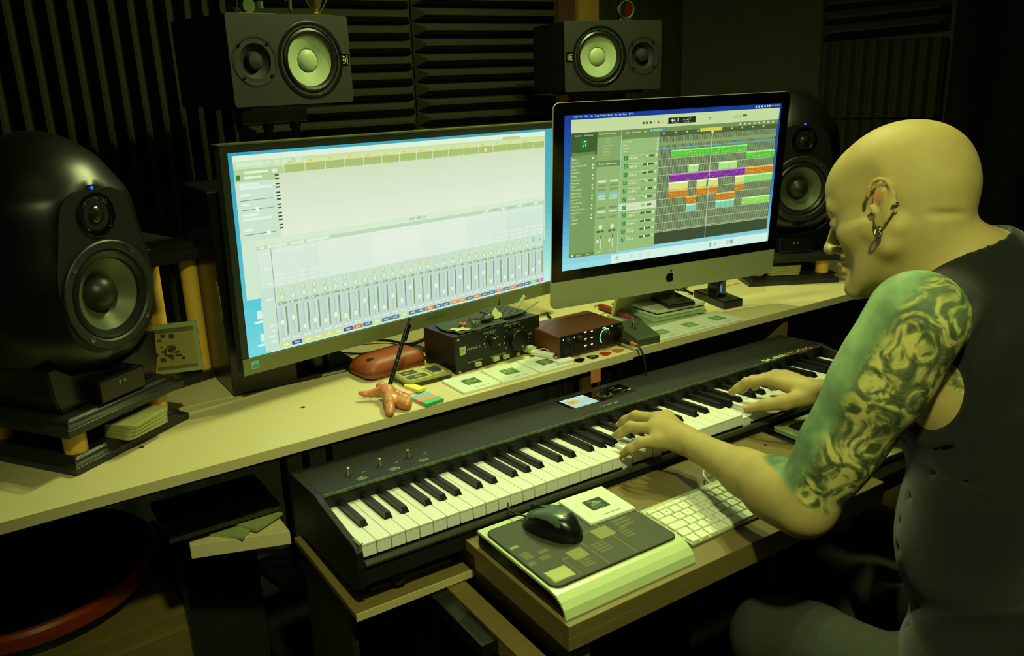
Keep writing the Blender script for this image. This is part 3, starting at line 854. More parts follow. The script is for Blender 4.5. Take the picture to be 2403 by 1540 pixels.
for i in range(NCH):
    x = 60 + i * chw
    pass
    S_(x, 12, x + chw - .8, 84, (192, 216, 204), 8)
    for z in (168, 128, 120, 112): S_(x + 2, z, x + chw - 4, z + 4.5, (222, 236, 220), 9)
    S_(x + 6, 99, x + 13, 107, (206, 206, 130) if i < 29 else (110, 190, 160), 9); S_(x + 8, 101, x + 11, 106, (236, 240, 200), 10)
    pts_ = [(x + 10 + 5.2 * math.cos(a * math.pi / 8), 91 + 5.6 * math.sin(a * math.pi / 8)) for a in range(16)]
    s.add([(a * KS, 0.1 - .45, b * KS) for a, b in pts_], [tuple(range(16))], None, lin((150, 176, 130)))
    pts_ = [(x + 10 + 4.4 * math.cos(a * math.pi / 8), 91 + 4.8 * math.sin(a * math.pi / 8)) for a in range(16)]
    s.add([(a * KS, 0.1 - .5, b * KS) for a, b in pts_], [tuple(range(16))], None, lin((222, 236, 206)))
    S_(x + 2, 79, x + 10, 83, (150, 180, 120), 9); S_(x + 11, 79, x + 18, 83, (150, 180, 120), 9); S_(x + 4, 80, x + 8, 82, (230, 240, 214), 10)
    S_(x + 6.4, 22, x + 7.2, 74, (160, 186, 170), 9)
    S_(x + 14.2, 24, x + 17.2, 74, (126, 164, 110), 9)
    for k_ in range(13): S_(x + 9.5, 24 + k_ * 4, x + 13, 25.2 + k_ * 4, (222, 234, 222), 9)
    fz = 24 + 40 * [.5, .6, .1, .25, .12, .3, .12, .15, .62, .2, .1, .55, .2, .75, .2, .1, .55, .15, .2, .72, .1, .5, .65, .1, .5, .12, .1, .52, .1, .2, .5][i]
    S_(x + 4, fz, x + 9.5, fz + 8, (236, 244, 226), 10)
    for k_ in range(2): S_(x + 3 + k_ * 8, 15, x + 9 + k_ * 8, 19.5, (220, 234, 222), 9)
    c_ = cols.get(i, (84, 120, 140))
    S_(x, 4, x + chw - (0 if i in (2, 3, 4, 18) else 1), 11, c_, 9)
    S_(x + 5, 6, x + 15, 9, mixc(c_, (255, 255, 255), .6), 10)
for x, z in ((22, 62), (24, 22)): S_(x, z, x + 10, z + 14, (214, 240, 230), 3); S_(x - 6, z - 7, x + 14, z - 3, (220, 242, 236), 3)
s.build('display', GLOW, mo, colors=True)
msb = MB()
inv = mo.rotation_euler.to_matrix().to_4x4(); inv.translation = Vector((-2.4, 479.8, 158.2)); inv = inv.inverted()
msb.prism([(110, 560), (250, 566), (250, 720), (110, 720)], 61, 69, M=inv)
msb.build('foot', SATIN, mo, bevel=1)
m2 = MB(); m2.cyl((172, 620, 69), (172, 620, 230), 30, 24); m2.v = [tuple(inv @ Vector(p)) for p in m2.v]; m2.build('column', SATIN, mo, smooth=True)
m3 = MB(); m3.box(150, 430, 575, 605, 200, 240, M=inv); m3.build('arm', SATIN, mo, bevel=2)
m4 = MB(); m4.box(160, 240, 558.6, 560.2, 62, 67.4, M=inv); m4.build('chrome_edge', CHROME, mo)
# ---------------------------------------------------------------- boxy monitor speakers on stands
VINYL = mat('speaker_vinyl', (30, 33, 24), 0.65, var=0.15, scale=300, bump=0.15, bscale=1500)
VINYLS = mat('speaker_side', (14, 15, 12), 0.7, var=0.15, scale=200)
CONEW = mat('white_cone', (160, 178, 136), 0.5, var=0.05, scale=60)
MARK = color_mat('mark', 0.5)
def boxy(loc, rz, flip, label):
    t = thing('boxy_speaker', loc, rz, label, 'speaker', 'boxy white-cone speakers', )
    s = -1 if flip else 1
    cb_ = MB(); cb_.box(-164, 164, 40, 284, 1, 209); cb_.box(-164, 164, 3, 40, 1, 12); cb_.box(-164, 164, 3, 40, 198, 209); cb_.box(-164, -160, 3, 40, 12, 198); cb_.box(160, 164, 3, 40, 12, 198)
    cb_.build('cabinet', VINYLS, t)
    wx, tx = 50 * s, -101 * s
    fb = MB(); plate(fb, rr(-166, 166, 0, 210, 9), [circ(wx, 104, 78), circ(tx, 104, 40)], 8, -4); fb.build('front_panel', VINYL, t, bevel=1.5)
    Mw = Matrix.Translation((wx, -4, 104)) @ Matrix.Rotation(math.pi / 2, 4, 'X')
    MB().lathe([(92, -1), (92, 1.2), (90, 2), (84, 1.5), (80, -2), (76, -6)], 64, Mw, cap=False).build('woofer_frame', SATIN, t, smooth=True)
    MB().lathe([(77, -6), (75, 0), (70, 3), (65, 1), (62, -5), (61, -7)], 64, Mw, cap=False).build('surround', mat('rubber_surround', (24, 26, 20), 0.35), t, smooth=True)
    MB().lathe([(62, -6), (45, -11), (28, -17)], 64, Mw, cap=False).build('cone', CONEW, t, smooth=True)
    MB().lathe([(29, -17.2), (28.2, -15.8), (27, -17)], 48, Mw, cap=False).build('cone_ring', SATIN, t, smooth=True)
    MB().lathe([(27.4, -17), (22, -12.5), (13, -9.5), (0.01, -8.6)], 48, Mw, cap=False).build('dust_cap', CONEW, t, smooth=True)
    Mt = Matrix.Translation((tx, -4, 104)) @ Matrix.Rotation(math.pi / 2, 4, 'X')
    MB().lathe([(59, 0), (59, 1), (57, 1.4), (50, 0), (36, -6), (22, -13)], 56, Mt, cap=False).build('tweeter_horn', VINYLS, t, smooth=True)
    MB().lathe([(23, -13), (21, -4), (17, 2), (9, 5), (0.01, 6)], 40, Mt, cap=False).build('tweeter_dome', mat('tweeter_mesh', (20, 21, 17), 0.6, bump=0.5, bscale=2500), t, smooth=True)
    for cx, r, n_ in ((wx, 86, 4), (tx, 52, 4)):
        for k in range(n_):
            a = math.radians(48 + 90 * k)
            c_ = MB(); c_.lathe([(3.6, 0), (3.6, 1.4), (2.6, 1.6), (2.2, 0.4), (0.01, 0.4)], 12, Matrix.Translation((cx + r * math.cos(a), -5.4, 104 + r * math.sin(a))) @ Matrix.Rotation(math.pi / 2, 4, 'X'))
            c_.build('screw', SATIN, t, smooth=True)
    # maker's emblem: ring with three crossed tuning forks, and the name set upright beside it
    e = MB(); ex, ez = 147 * s, 104
    MB().rrect(136.5, 161, 90, 119, 2, -4.1, -4.9, 'y').build('badge', GLOSS, t) if not flip else MB().rrect(-161, -136.5, 90, 119, 2, -4.1, -4.9, 'y').build('badge', GLOSS, t)
    ex = (144.5) * s
    ring = []
    for k in range(28):
        a0, a1 = 2 * math.pi * k / 28, 2 * math.pi * (k + 1) / 28
        e.add([(ex + 7.6 * math.cos(a0), -5.1, ez + 9.4 * math.sin(a0)), (ex + 7.6 * math.cos(a1), -5.1, ez + 9.4 * math.sin(a1)),
               (ex + 6.2 * math.cos(a1), -5.1, ez + 7.9 * math.sin(a1)), (ex + 6.2 * math.cos(a0), -5.1, ez + 7.9 * math.sin(a0))], [(0, 3, 2, 1)])
    for k in range(6):
        a = math.pi / 6 + k * math.pi / 3; ca, sa = math.cos(a), math.sin(a)
        e.add([(ex + ca * 6.3 - sa * .6, -5.1, ez + sa * 7.6 + ca * .6), (ex + ca * 6.3 + sa * .6, -5.1, ez + sa * 7.6 - ca * .6), (ex + sa * .6, -5.1, ez - ca * .6), (ex - sa * .6, -5.1, ez + ca * .6)], [(0, 1, 2, 3)])
    e.c = [lin((190, 205, 130))] * len(e.f)
    tv, tf = text_geo('YAMAHA')
    bx0 = 155.5 * s
    e.add([(bx0 + (b - .5) * -4.2 * s, -5.1, ez + (a - .5) * 22 * -s) for a, b in tv], tf, None, lin((190, 205, 130)))
    e.build('emblem', MARK, t, colors=True)
    return t
boxy((340.8, 1058.6, 594), 0.204, False, 'boxy black monitor speaker with white cone above the wide monitor')
boxy((1395.8, 1109.3, 590.7), -0.26, True, 'boxy black monitor speaker with white cone above the all-in-one computer')
for (x, y, z, rz, lb) in ((340.8, 1058.6, 594, 0.204, 'black three-pole stand under the boxy speaker above the wide monitor'), (1395.8, 1109.3, 590.7, -0.26, 'black stand under the boxy speaker above the all-in-one computer')):
    st_ = thing('speaker_stand', (x, y, 0), rz, lb, 'stand', 'stands of the boxy speakers')
    MB().box(-110, 120, 30, 250, z - 10, z - 1.5).build('top_plate', SATIN, st_, bevel=1)
    MB().box(-90, 100, 120, 160, z - 46, z - 10).build('cross_bar', SATIN, st_, bevel=2)
    for px_ in (-80, -8, 72):
        p_ = MB().cyl((px_, 140, -738), (px_, 140, z - 44), 11, 16)
        p_.cyl((px_, 140, z - 62), (px_, 140, z - 42), 15, 16)
        p_.build('pole', SATIN, st_, smooth=True)
    MB().box(-160, 170, 30, 260, -750, -736).build('base_plate', SATIN, st_, bevel=2)

# ---------------------------------------------------------------- egg speakers on double pedestals
EGG = mat('egg_lacquer', (12, 13, 9), 0.36, var=0.1)
EBAF = mat('egg_baffle', (12, 12, 11), 0.5)
def egg_profile():
    pts = [(0.5, -137), (60, -137), (95, -122), (122, -100), (147, -53), (152, 8), (152, 36), (145, 89), (137, 146), (122, 174), (95, 213), (55, 243), (25, 254), (0.5, 257)]
    P_ = []
    for i in range(len(pts) - 1):      # catmull-rom
        p0 = pts[max(i - 1, 0)]; p1 = pts[i]; p2 = pts[i + 1]; p3 = pts[min(i + 2, len(pts) - 1)]
        for k in range(4):
            t = k / 4
            P_.append(tuple(0.5 * (2 * p1[j] + (p2[j] - p0[j]) * t + (2 * p0[j] - 5 * p1[j] + 4 * p2[j] - p3[j]) * t * t + (3 * p1[j] - p0[j] - 3 * p2[j] + p3[j]) * t ** 3) for j in (0, 1)))
    P_.append(pts[-1])
    return [(max(r, 0.5), z) for r, z in P_]
def egg(loc, rz, label):
    """origin on the pedestal, axis of the egg; the front faces local -y"""
    t = thing('egg_speaker', loc, rz, label, 'speaker', 'egg-shaped speakers')
    zc = 179
    prof = egg_profile()
    mb = MB(); D_ = 122.0; seg = 72
    v = []; f = []
    for r, z in prof:
        for i in range(seg):
            a = 2 * math.pi * i / seg
            x, y = r * math.cos(a), r * math.sin(a)
            if y < -D_: y = -D_
            v.append((x, y, z + zc))
    for k in range(len(prof) - 1):
        for i in range(seg):
            j = (i + 1) % seg
            fc = (k * seg + i, k * seg + j, (k + 1) * seg + j, (k + 1) * seg + i)
            if all(v[q_][1] <= -D_ + .01 for q_ in fc): continue
            f.append(fc)
    mb.add(v, f); mb.build('cabinet', EGG, t, smooth=True, angle=0.5)
    # flat baffle
    bp = []
    for r, z in prof:
        if r > D_ + 0.5: bp.append((math.sqrt(r * r - D_ * D_), z))
    poly = [(x, z + zc) for x, z in bp] + [(-x, z + zc) for x, z in bp[::-1]]
    bf_ = MB(); plate(bf_, [(x, z) for x, z in poly[::-1]] if True else poly, [circ(0, zc - 2, 72), circ(0, zc + 127, 15)], -D_ + .5, -D_ - 2.0); bf_.build('baffle', EBAF, t)
    yb = -D_ - 2
    Mw = Matrix.Translation((0, yb, zc - 2)) @ Matrix.Rotation(math.pi / 2, 4, 'X')
    MB().lathe([(88, -1), (88, 3), (86, 4.5), (76, 4.5), (73, 2), (72, -4)], 64, Mw, cap=False).build('woofer_frame', mat('frame_grey', (34, 38, 30), 0.45), t, smooth=True)
    MB().lathe([(73, -2), (71, 2), (66, 4), (60, 1), (58, -4)], 64, Mw, cap=False).build('surround', mat('rubber_surround', (22, 24, 18), 0.3), t, smooth=True)
    MB().lathe([(58.5, -4), (42, -16), (29, -27)], 64, Mw, cap=False).build('cone', mat('grey_cone', (96, 104, 74), 0.42, metal=0.2, var=0.1, scale=90), t, smooth=True)
    MB().lathe([(31, -27), (28, -16), (20, -6), (10, -1), (0.01, 1)], 48, Mw, cap=False).build('dust_cap', mat('grey_cap', (40, 42, 28), 0.4), t, smooth=True)
    for k in range(4):
        a = math.radians(50 + 90 * k)
        MB().lathe([(4.2, 0), (4.2, 2), (2.2, 2.2), (2, 0.8), (0.01, 0.8)], 12, Mw @ Matrix.Translation((81 * math.cos(a), 81 * math.sin(a), 4))).build('screw', STEEL, t, smooth=True)
    Mt = Matrix.Translation((0, yb, zc + 127)) @ Matrix.Rotation(math.pi / 2, 4, 'X')
    MB().lathe([(35, 0), (35, 2), (33, 2.6), (26, 1), (18, -4), (15, -6)], 48, Mt, cap=False).build('tweeter_plate', GLOSS, t, smooth=True)
    MB().lathe([(15, -5), (13, 1), (8, 4.5), (0.01, 6)], 32, Mt, cap=False).build('tweeter_dome', mat('dome_silk', (30, 32, 22), 0.2), t, smooth=True)
    for k in range(4):
        a = math.radians(45 + 90 * k)
        MB().lathe([(2, 0), (2, 1), (0.01, 1.2)], 8, Mt @ Matrix.Translation((29 * math.cos(a), 29 * math.sin(a), 2))).build('screw', STEEL, t, smooth=True)
    MB().ell((0, yb - .3, zc + 169), (3, 1.4, 3), 12, 8).build('power_light', mat('blue_light', (50, 80, 255), 0.3, emit=1.2), t, smooth=True)
    # cradle foot
    c_ = MB()
    c_.prism([(-100, 1), (100, 1), (108, 30), (112, 78), (96, 78), (70, 58), (0, 44), (-70, 58), (-96, 78), (-112, 78), (-108, 30)], 95, -88, 'y')
    c_.build('cradle', SATIN, t, bevel=3)
    MB().box(-48, 48, -118, -88, 1, 40).build('cradle_front', SATIN, t, bevel=3)
    hp = MB(); 
    for dx in (-6, 4): hp.rrect(dx - 2, dx + 2, 24, 30, 1.2, -118.1, -118.4, 'y')
    hp.build('headphone_mark', mat('mark_grey', (110, 120, 84), 0.5), t)
    return t

def pedestal(corner, rz, size, label, zt=60):
    """corner = the one nearest the viewer; boards run to +x and +y in its own frame"""
    t = thing('pedestal', (corner[0], corner[1], zt), rz, label, 'pedestal', 'black double pedestals of the egg speakers')
    def board(z, name):
        m_ = MB(); S = size
        prof = [(0, 0), (0, 12), (4, 14), (9, 17), (11, 21), (16, 24.5)]
        rings = [[(d, d, z + h), (S - d, d, z + h), (S - d, S - d, z + h), (d, S - d, z + h)] for d, h in prof]
        v = [p for r_ in rings for p in r_]
        f = [(3, 2, 1, 0)] + [(k * 4 + i, k * 4 + (i + 1) % 4, (k + 1) * 4 + (i + 1) % 4, (k + 1) * 4 + i) for k in range(len(prof) - 1) for i in range(4)] + [tuple(range(20, 24))]
        m_.add(v, f); m_.build(name, DARKWOOD, t, bevel=0.8)
    board(0, 'lower_board'); board(64, 'upper_board')
    for x in (36, size - 36):
        for y in (36, size - 36):
            MB().cyl((x, y, 24), (x, y, 65), 18, 32).build('dowel', PEG, t, smooth=True)
    return t
pedestal((-321, 362), 0.602, 247, 'black double-decker pedestal with four pale dowels under the near egg speaker')
pedestal((1393, 517), -0.50, 258, 'black double-decker pedestal with pale dowels under the far egg speaker')
egg((-290, 538, 149.5), 0.602, 'large black egg-shaped speaker at the near end of the desk')
egg((1570, 566, 149.5), -0.50, 'black egg-shaped speaker behind the man\'s forehead')
# flat tins stored between the pedestal boards
def discs(loc, rz, lab, grp, n):
    for i in range(n):
        o = MB().rrect(-46, 46, -32, 32, 12, 0, 6.2, ch=0.8).build('flat_tin', mat('tin_cream', (150, 150, 92), 0.4, var=0.2), loc=(loc[0] + i * .8, loc[1] - i * .6, loc[2] + 6.6 * i), rot=(0, 0, rz + .03 * i), bevel=0.5)
        tag(o, lab[i], 'tin', grp)
discs((-214, 447, 85), 0.62, ['flat cream tin, lowest of the pile inside the near pedestal', 'flat cream tin, second of the pile inside the near pedestal', 'flat cream tin, third of the pile inside the near pedestal', 'flat cream tin, topmost of the pile inside the near pedestal'], 'tins in the near pedestal', 4)
discs((1508, 505, 85), -0.5, ['flat cream tin, lowest of the pile inside the far pedestal', 'flat cream tin, second of the pile inside the far pedestal', 'flat cream tin, third of the pile inside the far pedestal', 'flat cream tin, topmost of the pile inside the far pedestal'], 'tins in the far pedestal', 4)

# ---------------------------------------------------------------- dowel stand, framed picture, black cabinet behind the near egg
ps = thing('dowel_stand', (-36, 729, 60), 0.30, 'tall black stand on pale dowels behind the near egg speaker', 'stand')
MB().rrect(-145, 30, -30, 190, 4, 0, 18, ch=2).build('base_board', DARKWOOD, ps)
MB().rrect(-150, 40, -40, 200, 4, 256, 276, ch=5).build('top_board', DARKWOOD, ps)
MB().rrect(-140, 10, -20, 180, 3, 276, 288, ch=2).build('upper_lip', DARKWOOD, ps)
for x, y in ((0, 0), (-115, 0), (0, 160), (-115, 160)):
    MB().cyl((x, y, 18), (x, y, 257), 17, 28).build('dowel', PEG, ps, smooth=True)
fp = thing('framed_picture', (-98, 700, 88), -0.26, 'small framed picture leaning behind the near egg speaker', 'picture', rx=-0.16)
fp.rotation_euler = (0.0, 0.0, -0.26)
MB().rrect(-56, 56, 0, 104, 2, 6, -1, 'y').build('frame', mat('cream_frame', (150, 158, 100), 0.5), fp, bevel=0.8)
pi = MB()
def pq(x0, x1, z0, z1, col, h=-1.2): pi.quad((x0, h, z0), (x1, h, z0), (x1, h, z1), (x0, h, z1), lin(col))
pq(-47, 47, 9, 95, (148, 138, 74)); pq(-47, 47, 86, 95, (86, 90, 58), -1.3); pq(-47, 47, 9, 16, (104, 98, 56), -1.3)
rnp = random.Random(5)
for i in range(26):
    x, z = rnp.gauss(-8, 12), rnp.gauss(42, 14)
    w_, h_ = rnp.uniform(4, 12), rnp.uniform(3, 9)
    if 18 < z < 80: pq(max(-45, x), min(45, x + w_), z, z + h_, ((70, 52, 30), (96, 62, 36), (50, 48, 32))[i % 3], -1.35 - i * .01)
pi.build('picture_print', PRINT, fp, colors=True)
bc = thing('black_cabinet', (-20, 560, 60), 0, 'black cabinet with a round olive port behind the wide monitor', 'cabinet')
MB().box(0, 130, 0, 205, 2, 400).build('body', SATIN, bc, bevel=3)
c_ = MB(); c_.lathe([(42, 0), (42, 1), (0.01, 1.2)], 40, Matrix.Translation((0, 26, 190)) @ Matrix.Rotation(-math.pi / 2, 4, 'Y') @ Matrix.Scale(0.42, 4, (0, 1, 0)))
c_.v = [(x, 20 + (y - 26) * 1.0, z) for x, y, z in c_.v]
c_.build('port_disc', mat('olive_disc', (128, 122, 34), 0.6), bc, smooth=True)

# ---------------------------------------------------------------- passive monitor controller
mp_ = thing('volume_controller', (388.2, 399.2, 61), 0.119, 'black volume control box with two knobs, small things lying on it', 'controller')
MPB = mat('mp_black', (22, 25, 20), 0.5, var=0.1, scale=200, bump=0.05)
MB().box(0, 228.5, 2, 111, 0, 79).build('housing', mat('mp_side', (10, 10, 9), 0.45), mp_, bevel=0.8)
MB().box(-1, 229.5, -1, 2, 0, 80.6).build('front_plate', MPB, mp_, bevel=0.4)
for x, z in ((8, 74), (221, 74), (8, 3.5)):
    MB().lathe([(3.2, 0), (3.2, .8), (2.2, 1.2), (0.01, 1.2)], 14, Matrix.Translation((x, -1, z)) @ Matrix.Rotation(math.pi / 2, 4, 'X')).build('screw', CHROME, mp_, smooth=True)
MB().lathe([(13, 0), (13, 2), (11, 3), (10.5, 14), (9, 16), (0.01, 16)], 32, Matrix.Translation((93, -1, 51)) @ Matrix.Rotation(math.pi / 2, 4, 'X')).build('small_knob', SATIN, mp_, smooth=True)
MB().lathe([(25, 0), (25, 2), (23.5, 3), (23, 17), (21.5, 19), (0.01, 19)], 44, Matrix.Translation((159, -1, 42)) @ Matrix.Rotation(math.pi / 2, 4, 'X')).build('large_knob', SATIN, mp_, smooth=True)
tx_ = MB(); TI = lin((188, 204, 150))
def tt(s_, x0, x1, z0, z1): put_text(tx_, s_, x0, x1, z0, z1, -1.4, 'y', TI)
tt('AUX VOLUME', 74, 108, 70, 73.5); tt('STEREO VOLUME', 128, 172, 74, 77.6); tt('M-Patch 2', 30, 64, 44.5, 49.5)
tt('INPUT SELECTION', 30, 68, 16.5, 19.5); tt('OUTPUT SELECTION', 88, 132, 14.6, 17.8); tt('MUTE', 156, 167, 14.6, 17.6); tt('DIM  MONO', 186, 206, 42, 45.6)
for cx, cz, r in ((93, 51, 18), (159, 42, 31)):
    for k in range(11):
        a = math.radians(-120 + 24 * k); sx_, cz_ = math.sin(a), math.cos(a)
        x0_, z0_ = cx + r * sx_, cz + r * cz_
        put_text(tx_, str(k), x0_ - 1.6, x0_ + 1.6, z0_ - 1.6, z0_ + 1.6, -1.4, 'y', TI)
for x, z in ((190, 34), (196, 34), (200, 38), (189, 25), (197, 26)): tx_.quad((x, -1.4, z), (x + 1.6, -1.4, z), (x + 1.6, -1.4, z + 1.6), (x, -1.4, z + 1.6), TI)
tx_.quad((10, -1.5, 38), (26, -1.5, 38), (26, -1.5, 56), (10, -1.5, 56), lin((170, 190, 130)))
put_text(tx_, 'JBL', 12.5, 23.5, 43, 51, -1.6, 'y', lin((110, 132, 80)))
tx_.quad((162.6, -20.4, 30), (164.2, -20.4, 24), (165.6, -20.4, 24.6), (164, -20.4, 30.6), TI); tx_.quad((100, -17.4, 46), (104, -17.4, 41), (105, -17.4, 42), (101, -17.4, 47), TI)
tx_.build('front_print', PRINT, mp_, colors=True)
for x, z in ((47, 4), (95, 4), (123, 2.4), (160, 1.4)):
    MB().box(x, x + (14 if x < 150 else 5), -8, 0, z + 2, z + 10.5).build('push_button', mat('button_grey', (178, 188, 140), 0.4), mp_, bevel=0.7)
# things lying on the controller: cloth, calculator-like pad, leaf, open ring, scraps
ctop = 142.3
cm_ = MB(); nx_, ny_ = 26, 14
for j in range(ny_ + 1):
    for i in range(nx_ + 1):
        u, w_ = i / nx_, j / ny_
        x = 14 + u * 128 + 5 * math.sin(w_ * 7 + 1); y = 2 + w_ * 96 + 4 * math.sin(u * 13) * (1 if 0 < j < ny_ else .6)
        cm_.v.append((x, y, 0.8 + 1.4 * abs(math.sin(u * 9 + w_ * 4)) * abs(math.sin(w_ * 6 + 1))))
for j in range(ny_):
    for i in range(nx_):
        a = j * (nx_ + 1) + i; cm_.f.append((a, a + 1, a + nx_ + 2, a + nx_ + 1)); cm_.c.append((1, 1, 1))
cl = cm_.build('cloth', mat('dark_green_cloth', (52, 62, 42), 0.9, var=0.2, scale=60, bump=0.3), smooth=True, loc=(388.2, 399.2, ctop), rot=(0, 0, 0.119))
so_ = cl.modifiers.new('s', 'SOLIDIFY'); so_.thickness = 0.0006
tag(cl, 'creased dark green cloth spread on the volume control box', 'cloth')
def on_mp(x, y, z): 
    c0, s0 = math.cos(.119), math.sin(.119)
    return (388.2 + x * c0 - y * s0, 399.2 + x * s0 + y * c0, z)
pad = thing('ridged_pad', on_mp(140, 8, ctop + .4), 0.119, 'flat dark ridged pad on the far end of the volume control box', 'pad')
MB().rrect(4, 78, 16, 96, 5, 0, 5, ch=1).build('body', mat('pad_green', (44, 54, 36), 0.6), pad)
for i in range(7): MB().box(12, 70, 26 + i * 10, 29 + i * 10, 5, 6).build('rib', mat('pad_rib', (58, 70, 46), 0.6), pad)
lf = MB(); outl = []
for k in range(40):
    a = 2 * math.pi * k / 40; sp = 1 + 0.24 * abs(math.cos(5 * a)) ** 3
    outl.append((19 * sp * math.cos(a), 9 * sp * math.sin(a)))
lf.add([(0, 0, 2.6)] + [(x, y, 1.2 + 1.2 * math.sin(x * .3)) for x, y in outl] + [(0, 0, 1.8)] + [(x, y, .4 + 1.2 * math.sin(x * .3)) for x, y in outl],
       [(0, 1 + i, 1 + (i + 1) % 40) for i in range(40)] + [(41, 42 + (i + 1) % 40, 42 + i) for i in range(40)] + [(1 + i, 42 + i, 42 + (i + 1) % 40, 1 + (i + 1) % 40) for i in range(40)])
tag(lf.build('leaf', mat('pale_leaf', (168, 178, 118), 0.6, var=0.2, scale=40), loc=on_mp(34, 26, ctop + 2.4), rot=(0, 0, -0.5), smooth=True), 'pale spiky dried leaf on the dark cloth', 'leaf')
rg = thing('metal_clip', on_mp(76, 26, ctop + 2.4), 0.1, 'shiny open metal ring with two flared wings on the dark cloth', 'clip')
r_ = MB(); 
for i in range(20):
    a0 = math.radians(-200 + 220 * i / 20); a1 = math.radians(-200 + 220 * (i + 1) / 20)
    for (ra, rb, fl_) in ((10, 9.3, 0),):
        r_.add([(ra * math.cos(a0), ra * math.sin(a0), 0), (ra * math.cos(a1), ra * math.sin(a1), 0), (ra * 1.15 * math.cos(a1), ra * 1.15 * math.sin(a1), 13), (ra * 1.15 * math.cos(a0), ra * 1.15 * math.sin(a0), 13),
                (rb * math.cos(a0), rb * math.sin(a0), 0), (rb * math.cos(a1), rb * math.sin(a1), 0), (rb * 1.15 * math.cos(a1), rb * 1.15 * math.sin(a1), 13), (rb * 1.15 * math.cos(a0), rb * 1.15 * math.sin(a0), 13)],
               [(0, 1, 2, 3), (5, 4, 7, 6), (3, 2, 6, 7), (1, 0, 4, 5)])
r_.build('ring', CHROME, rg, smooth=True)
for sgn in (-1, 1):
    w_ = MB(); w_.prism([(sgn * 9, 3), (sgn * 24, 14), (sgn * 19, 23), (sgn * 9, 15)] if sgn > 0 else [(-9, 3), (-9, 15), (-19, 23), (-24, 14)], -1, 1, 'y'); w_.build('wing', mat('bronze_mesh', (128, 134, 92), 0.3, metal=0.6), rg, bevel=0.5)
for (x, y, r0, col, lb) in ((50, 42, 5, (176, 84, 40), 'tiny orange and white flower trinket beside the leaf'), (96, 50, 5, (190, 110, 60), 'tiny orange bead behind the metal ring'), (121, 46, 6, (215, 222, 190), 'small white knotted trinket on the dark cloth')):
    m_ = MB(); rk = random.Random(int(x))
    for k in range(5): m_.ell((rk.uniform(-6, 6), rk.uniform(-5, 5), 4 + rk.uniform(-1, 3)), (r0 * rk.uniform(.5, .9),) * 3, 12, 8)
    tag(m_.build('trinket', mat('tr%d' % x, col, 0.4), loc=on_mp(x, y, ctop + 1.6), smooth=True), lb, 'trinket', 'trinkets on the volume control box')
l2 = MB(); l2.prism([(-10, 0), (9, 0), (12, 10), (5, 14), (2, 24), (-6, 20), (-12, 12)], 0, 1.5, 'y')
tag(l2.build('paper_scrap', mat('scrap', (186, 196, 140), 0.6), loc=on_mp(140, 30, ctop + 4), rot=(-0.5, 0, 0.1)), 'crumpled pale scrap standing on the dark cloth', 'scrap')
m_ = MB(); m_.ell((0, 0, 7), (24, 13, 6.8), 24, 12)
tag(m_.build('pouch', mat('pouch_dark', (34, 36, 26), 0.55, var=0.2), loc=on_mp(104, 34, ctop + 3), smooth=True, rot=(0, 0, -0.2)), 'dark leather pouch behind the metal ring', 'pouch')

# ---------------------------------------------------------------- red audio interface
ai = thing('audio_interface', (604.2, 338.8, 61.8), 0.023, 'red-brown metal audio interface with a green lit ring', 'audio interface')
RED = mat('anodised_red', (112, 66, 34), 0.38, metal=0.35, var=0.08, scale=60)
MB().rrect(0, 180, 0, 52, 4, 0, 122, 'y').build('housing', RED, ai, bevel=1.2)
MB().rrect(4, 177, 3.5, 49, 2, -0.2, -1.0, 'y').build('face_plate', SATIN, ai)
for x in (22, 52):
    Mx = Matrix.Translation((x, -1, 19)) @ Matrix.Rotation(math.pi / 2, 4, 'X')
    MB().lathe([(11, 0), (11, 1.2), (9.6, 1.6), (9.4, .4), (0.01, .4)], 28, Mx).build('input_socket', mat('socket', (26, 28, 22), 0.3), ai, smooth=True)
    MB().lathe([(3, .5), (3, .9), (0.01, .9)], 12, Mx).build('jack_hole', RUBBER, ai)
    MB().lathe([(6, 0), (6, 3), (5.2, 10), (4.4, 11), (0.01, 11)], 20, Matrix.Translation((x + 1, -1, 40)) @ Matrix.Rotation(math.pi / 2, 4, 'X')).build('gain_knob', mat('knob_dark', (30, 34, 24), 0.5), ai, smooth=True)
MB().lathe([(15, 0), (15, 2), (13.8, 8), (12.8, 9), (0.01, 9)], 32, Matrix.Translation((131, -1, 27)) @ Matrix.Rotation(math.pi / 2, 4, 'X')).build('output_knob', SATIN, ai, smooth=True)
MB().lathe([(6, 0), (6, 3), (5.2, 9), (0.01, 10)], 18, Matrix.Translation((169, -1, 40)) @ Matrix.Rotation(math.pi / 2, 4, 'X')).build('phones_knob', mat('knob_dark', (30, 34, 24), 0.5), ai, smooth=True)
gl = MB()
for i in range(22):
    a0 = math.radians(60 + 165 * i / 22); a1 = math.radians(60 + 165 * (i + 1) / 22)
    gl.add([(131 + 18.5 * math.cos(a0), -1.3, 27 + 18.5 * math.sin(a0)), (131 + 18.5 * math.cos(a1), -1.3, 27 + 18.5 * math.sin(a1)), (131 + 16.4 * math.cos(a1), -1.3, 27 + 16.4 * math.sin(a1)), (131 + 16.4 * math.cos(a0), -1.3, 27 + 16.4 * math.sin(a0))], [(0, 1, 2, 3)], None, (0.25, 1.0, 0.35))
def gq(x0, x1, z0, z1, c_=(1.0, 1.0, .85)): gl.quad((x0, -1.3, z0), (x1, -1.3, z0), (x1, -1.3, z1), (x0, -1.3, z1), c_)
for z in (48.5, 33, 18): gq(69, 76, z - 1.2, z + 1.2)
for z in (47, 32.5, 17.5): gq(88, 93, z - 1, z + 1)
gq(121, 130, 46.6, 48.8); gq(145, 149, 46.4, 48.6); gq(11, 12.4, 41, 44); gq(41, 42.4, 41, 44); gq(174, 175.2, 33, 36)
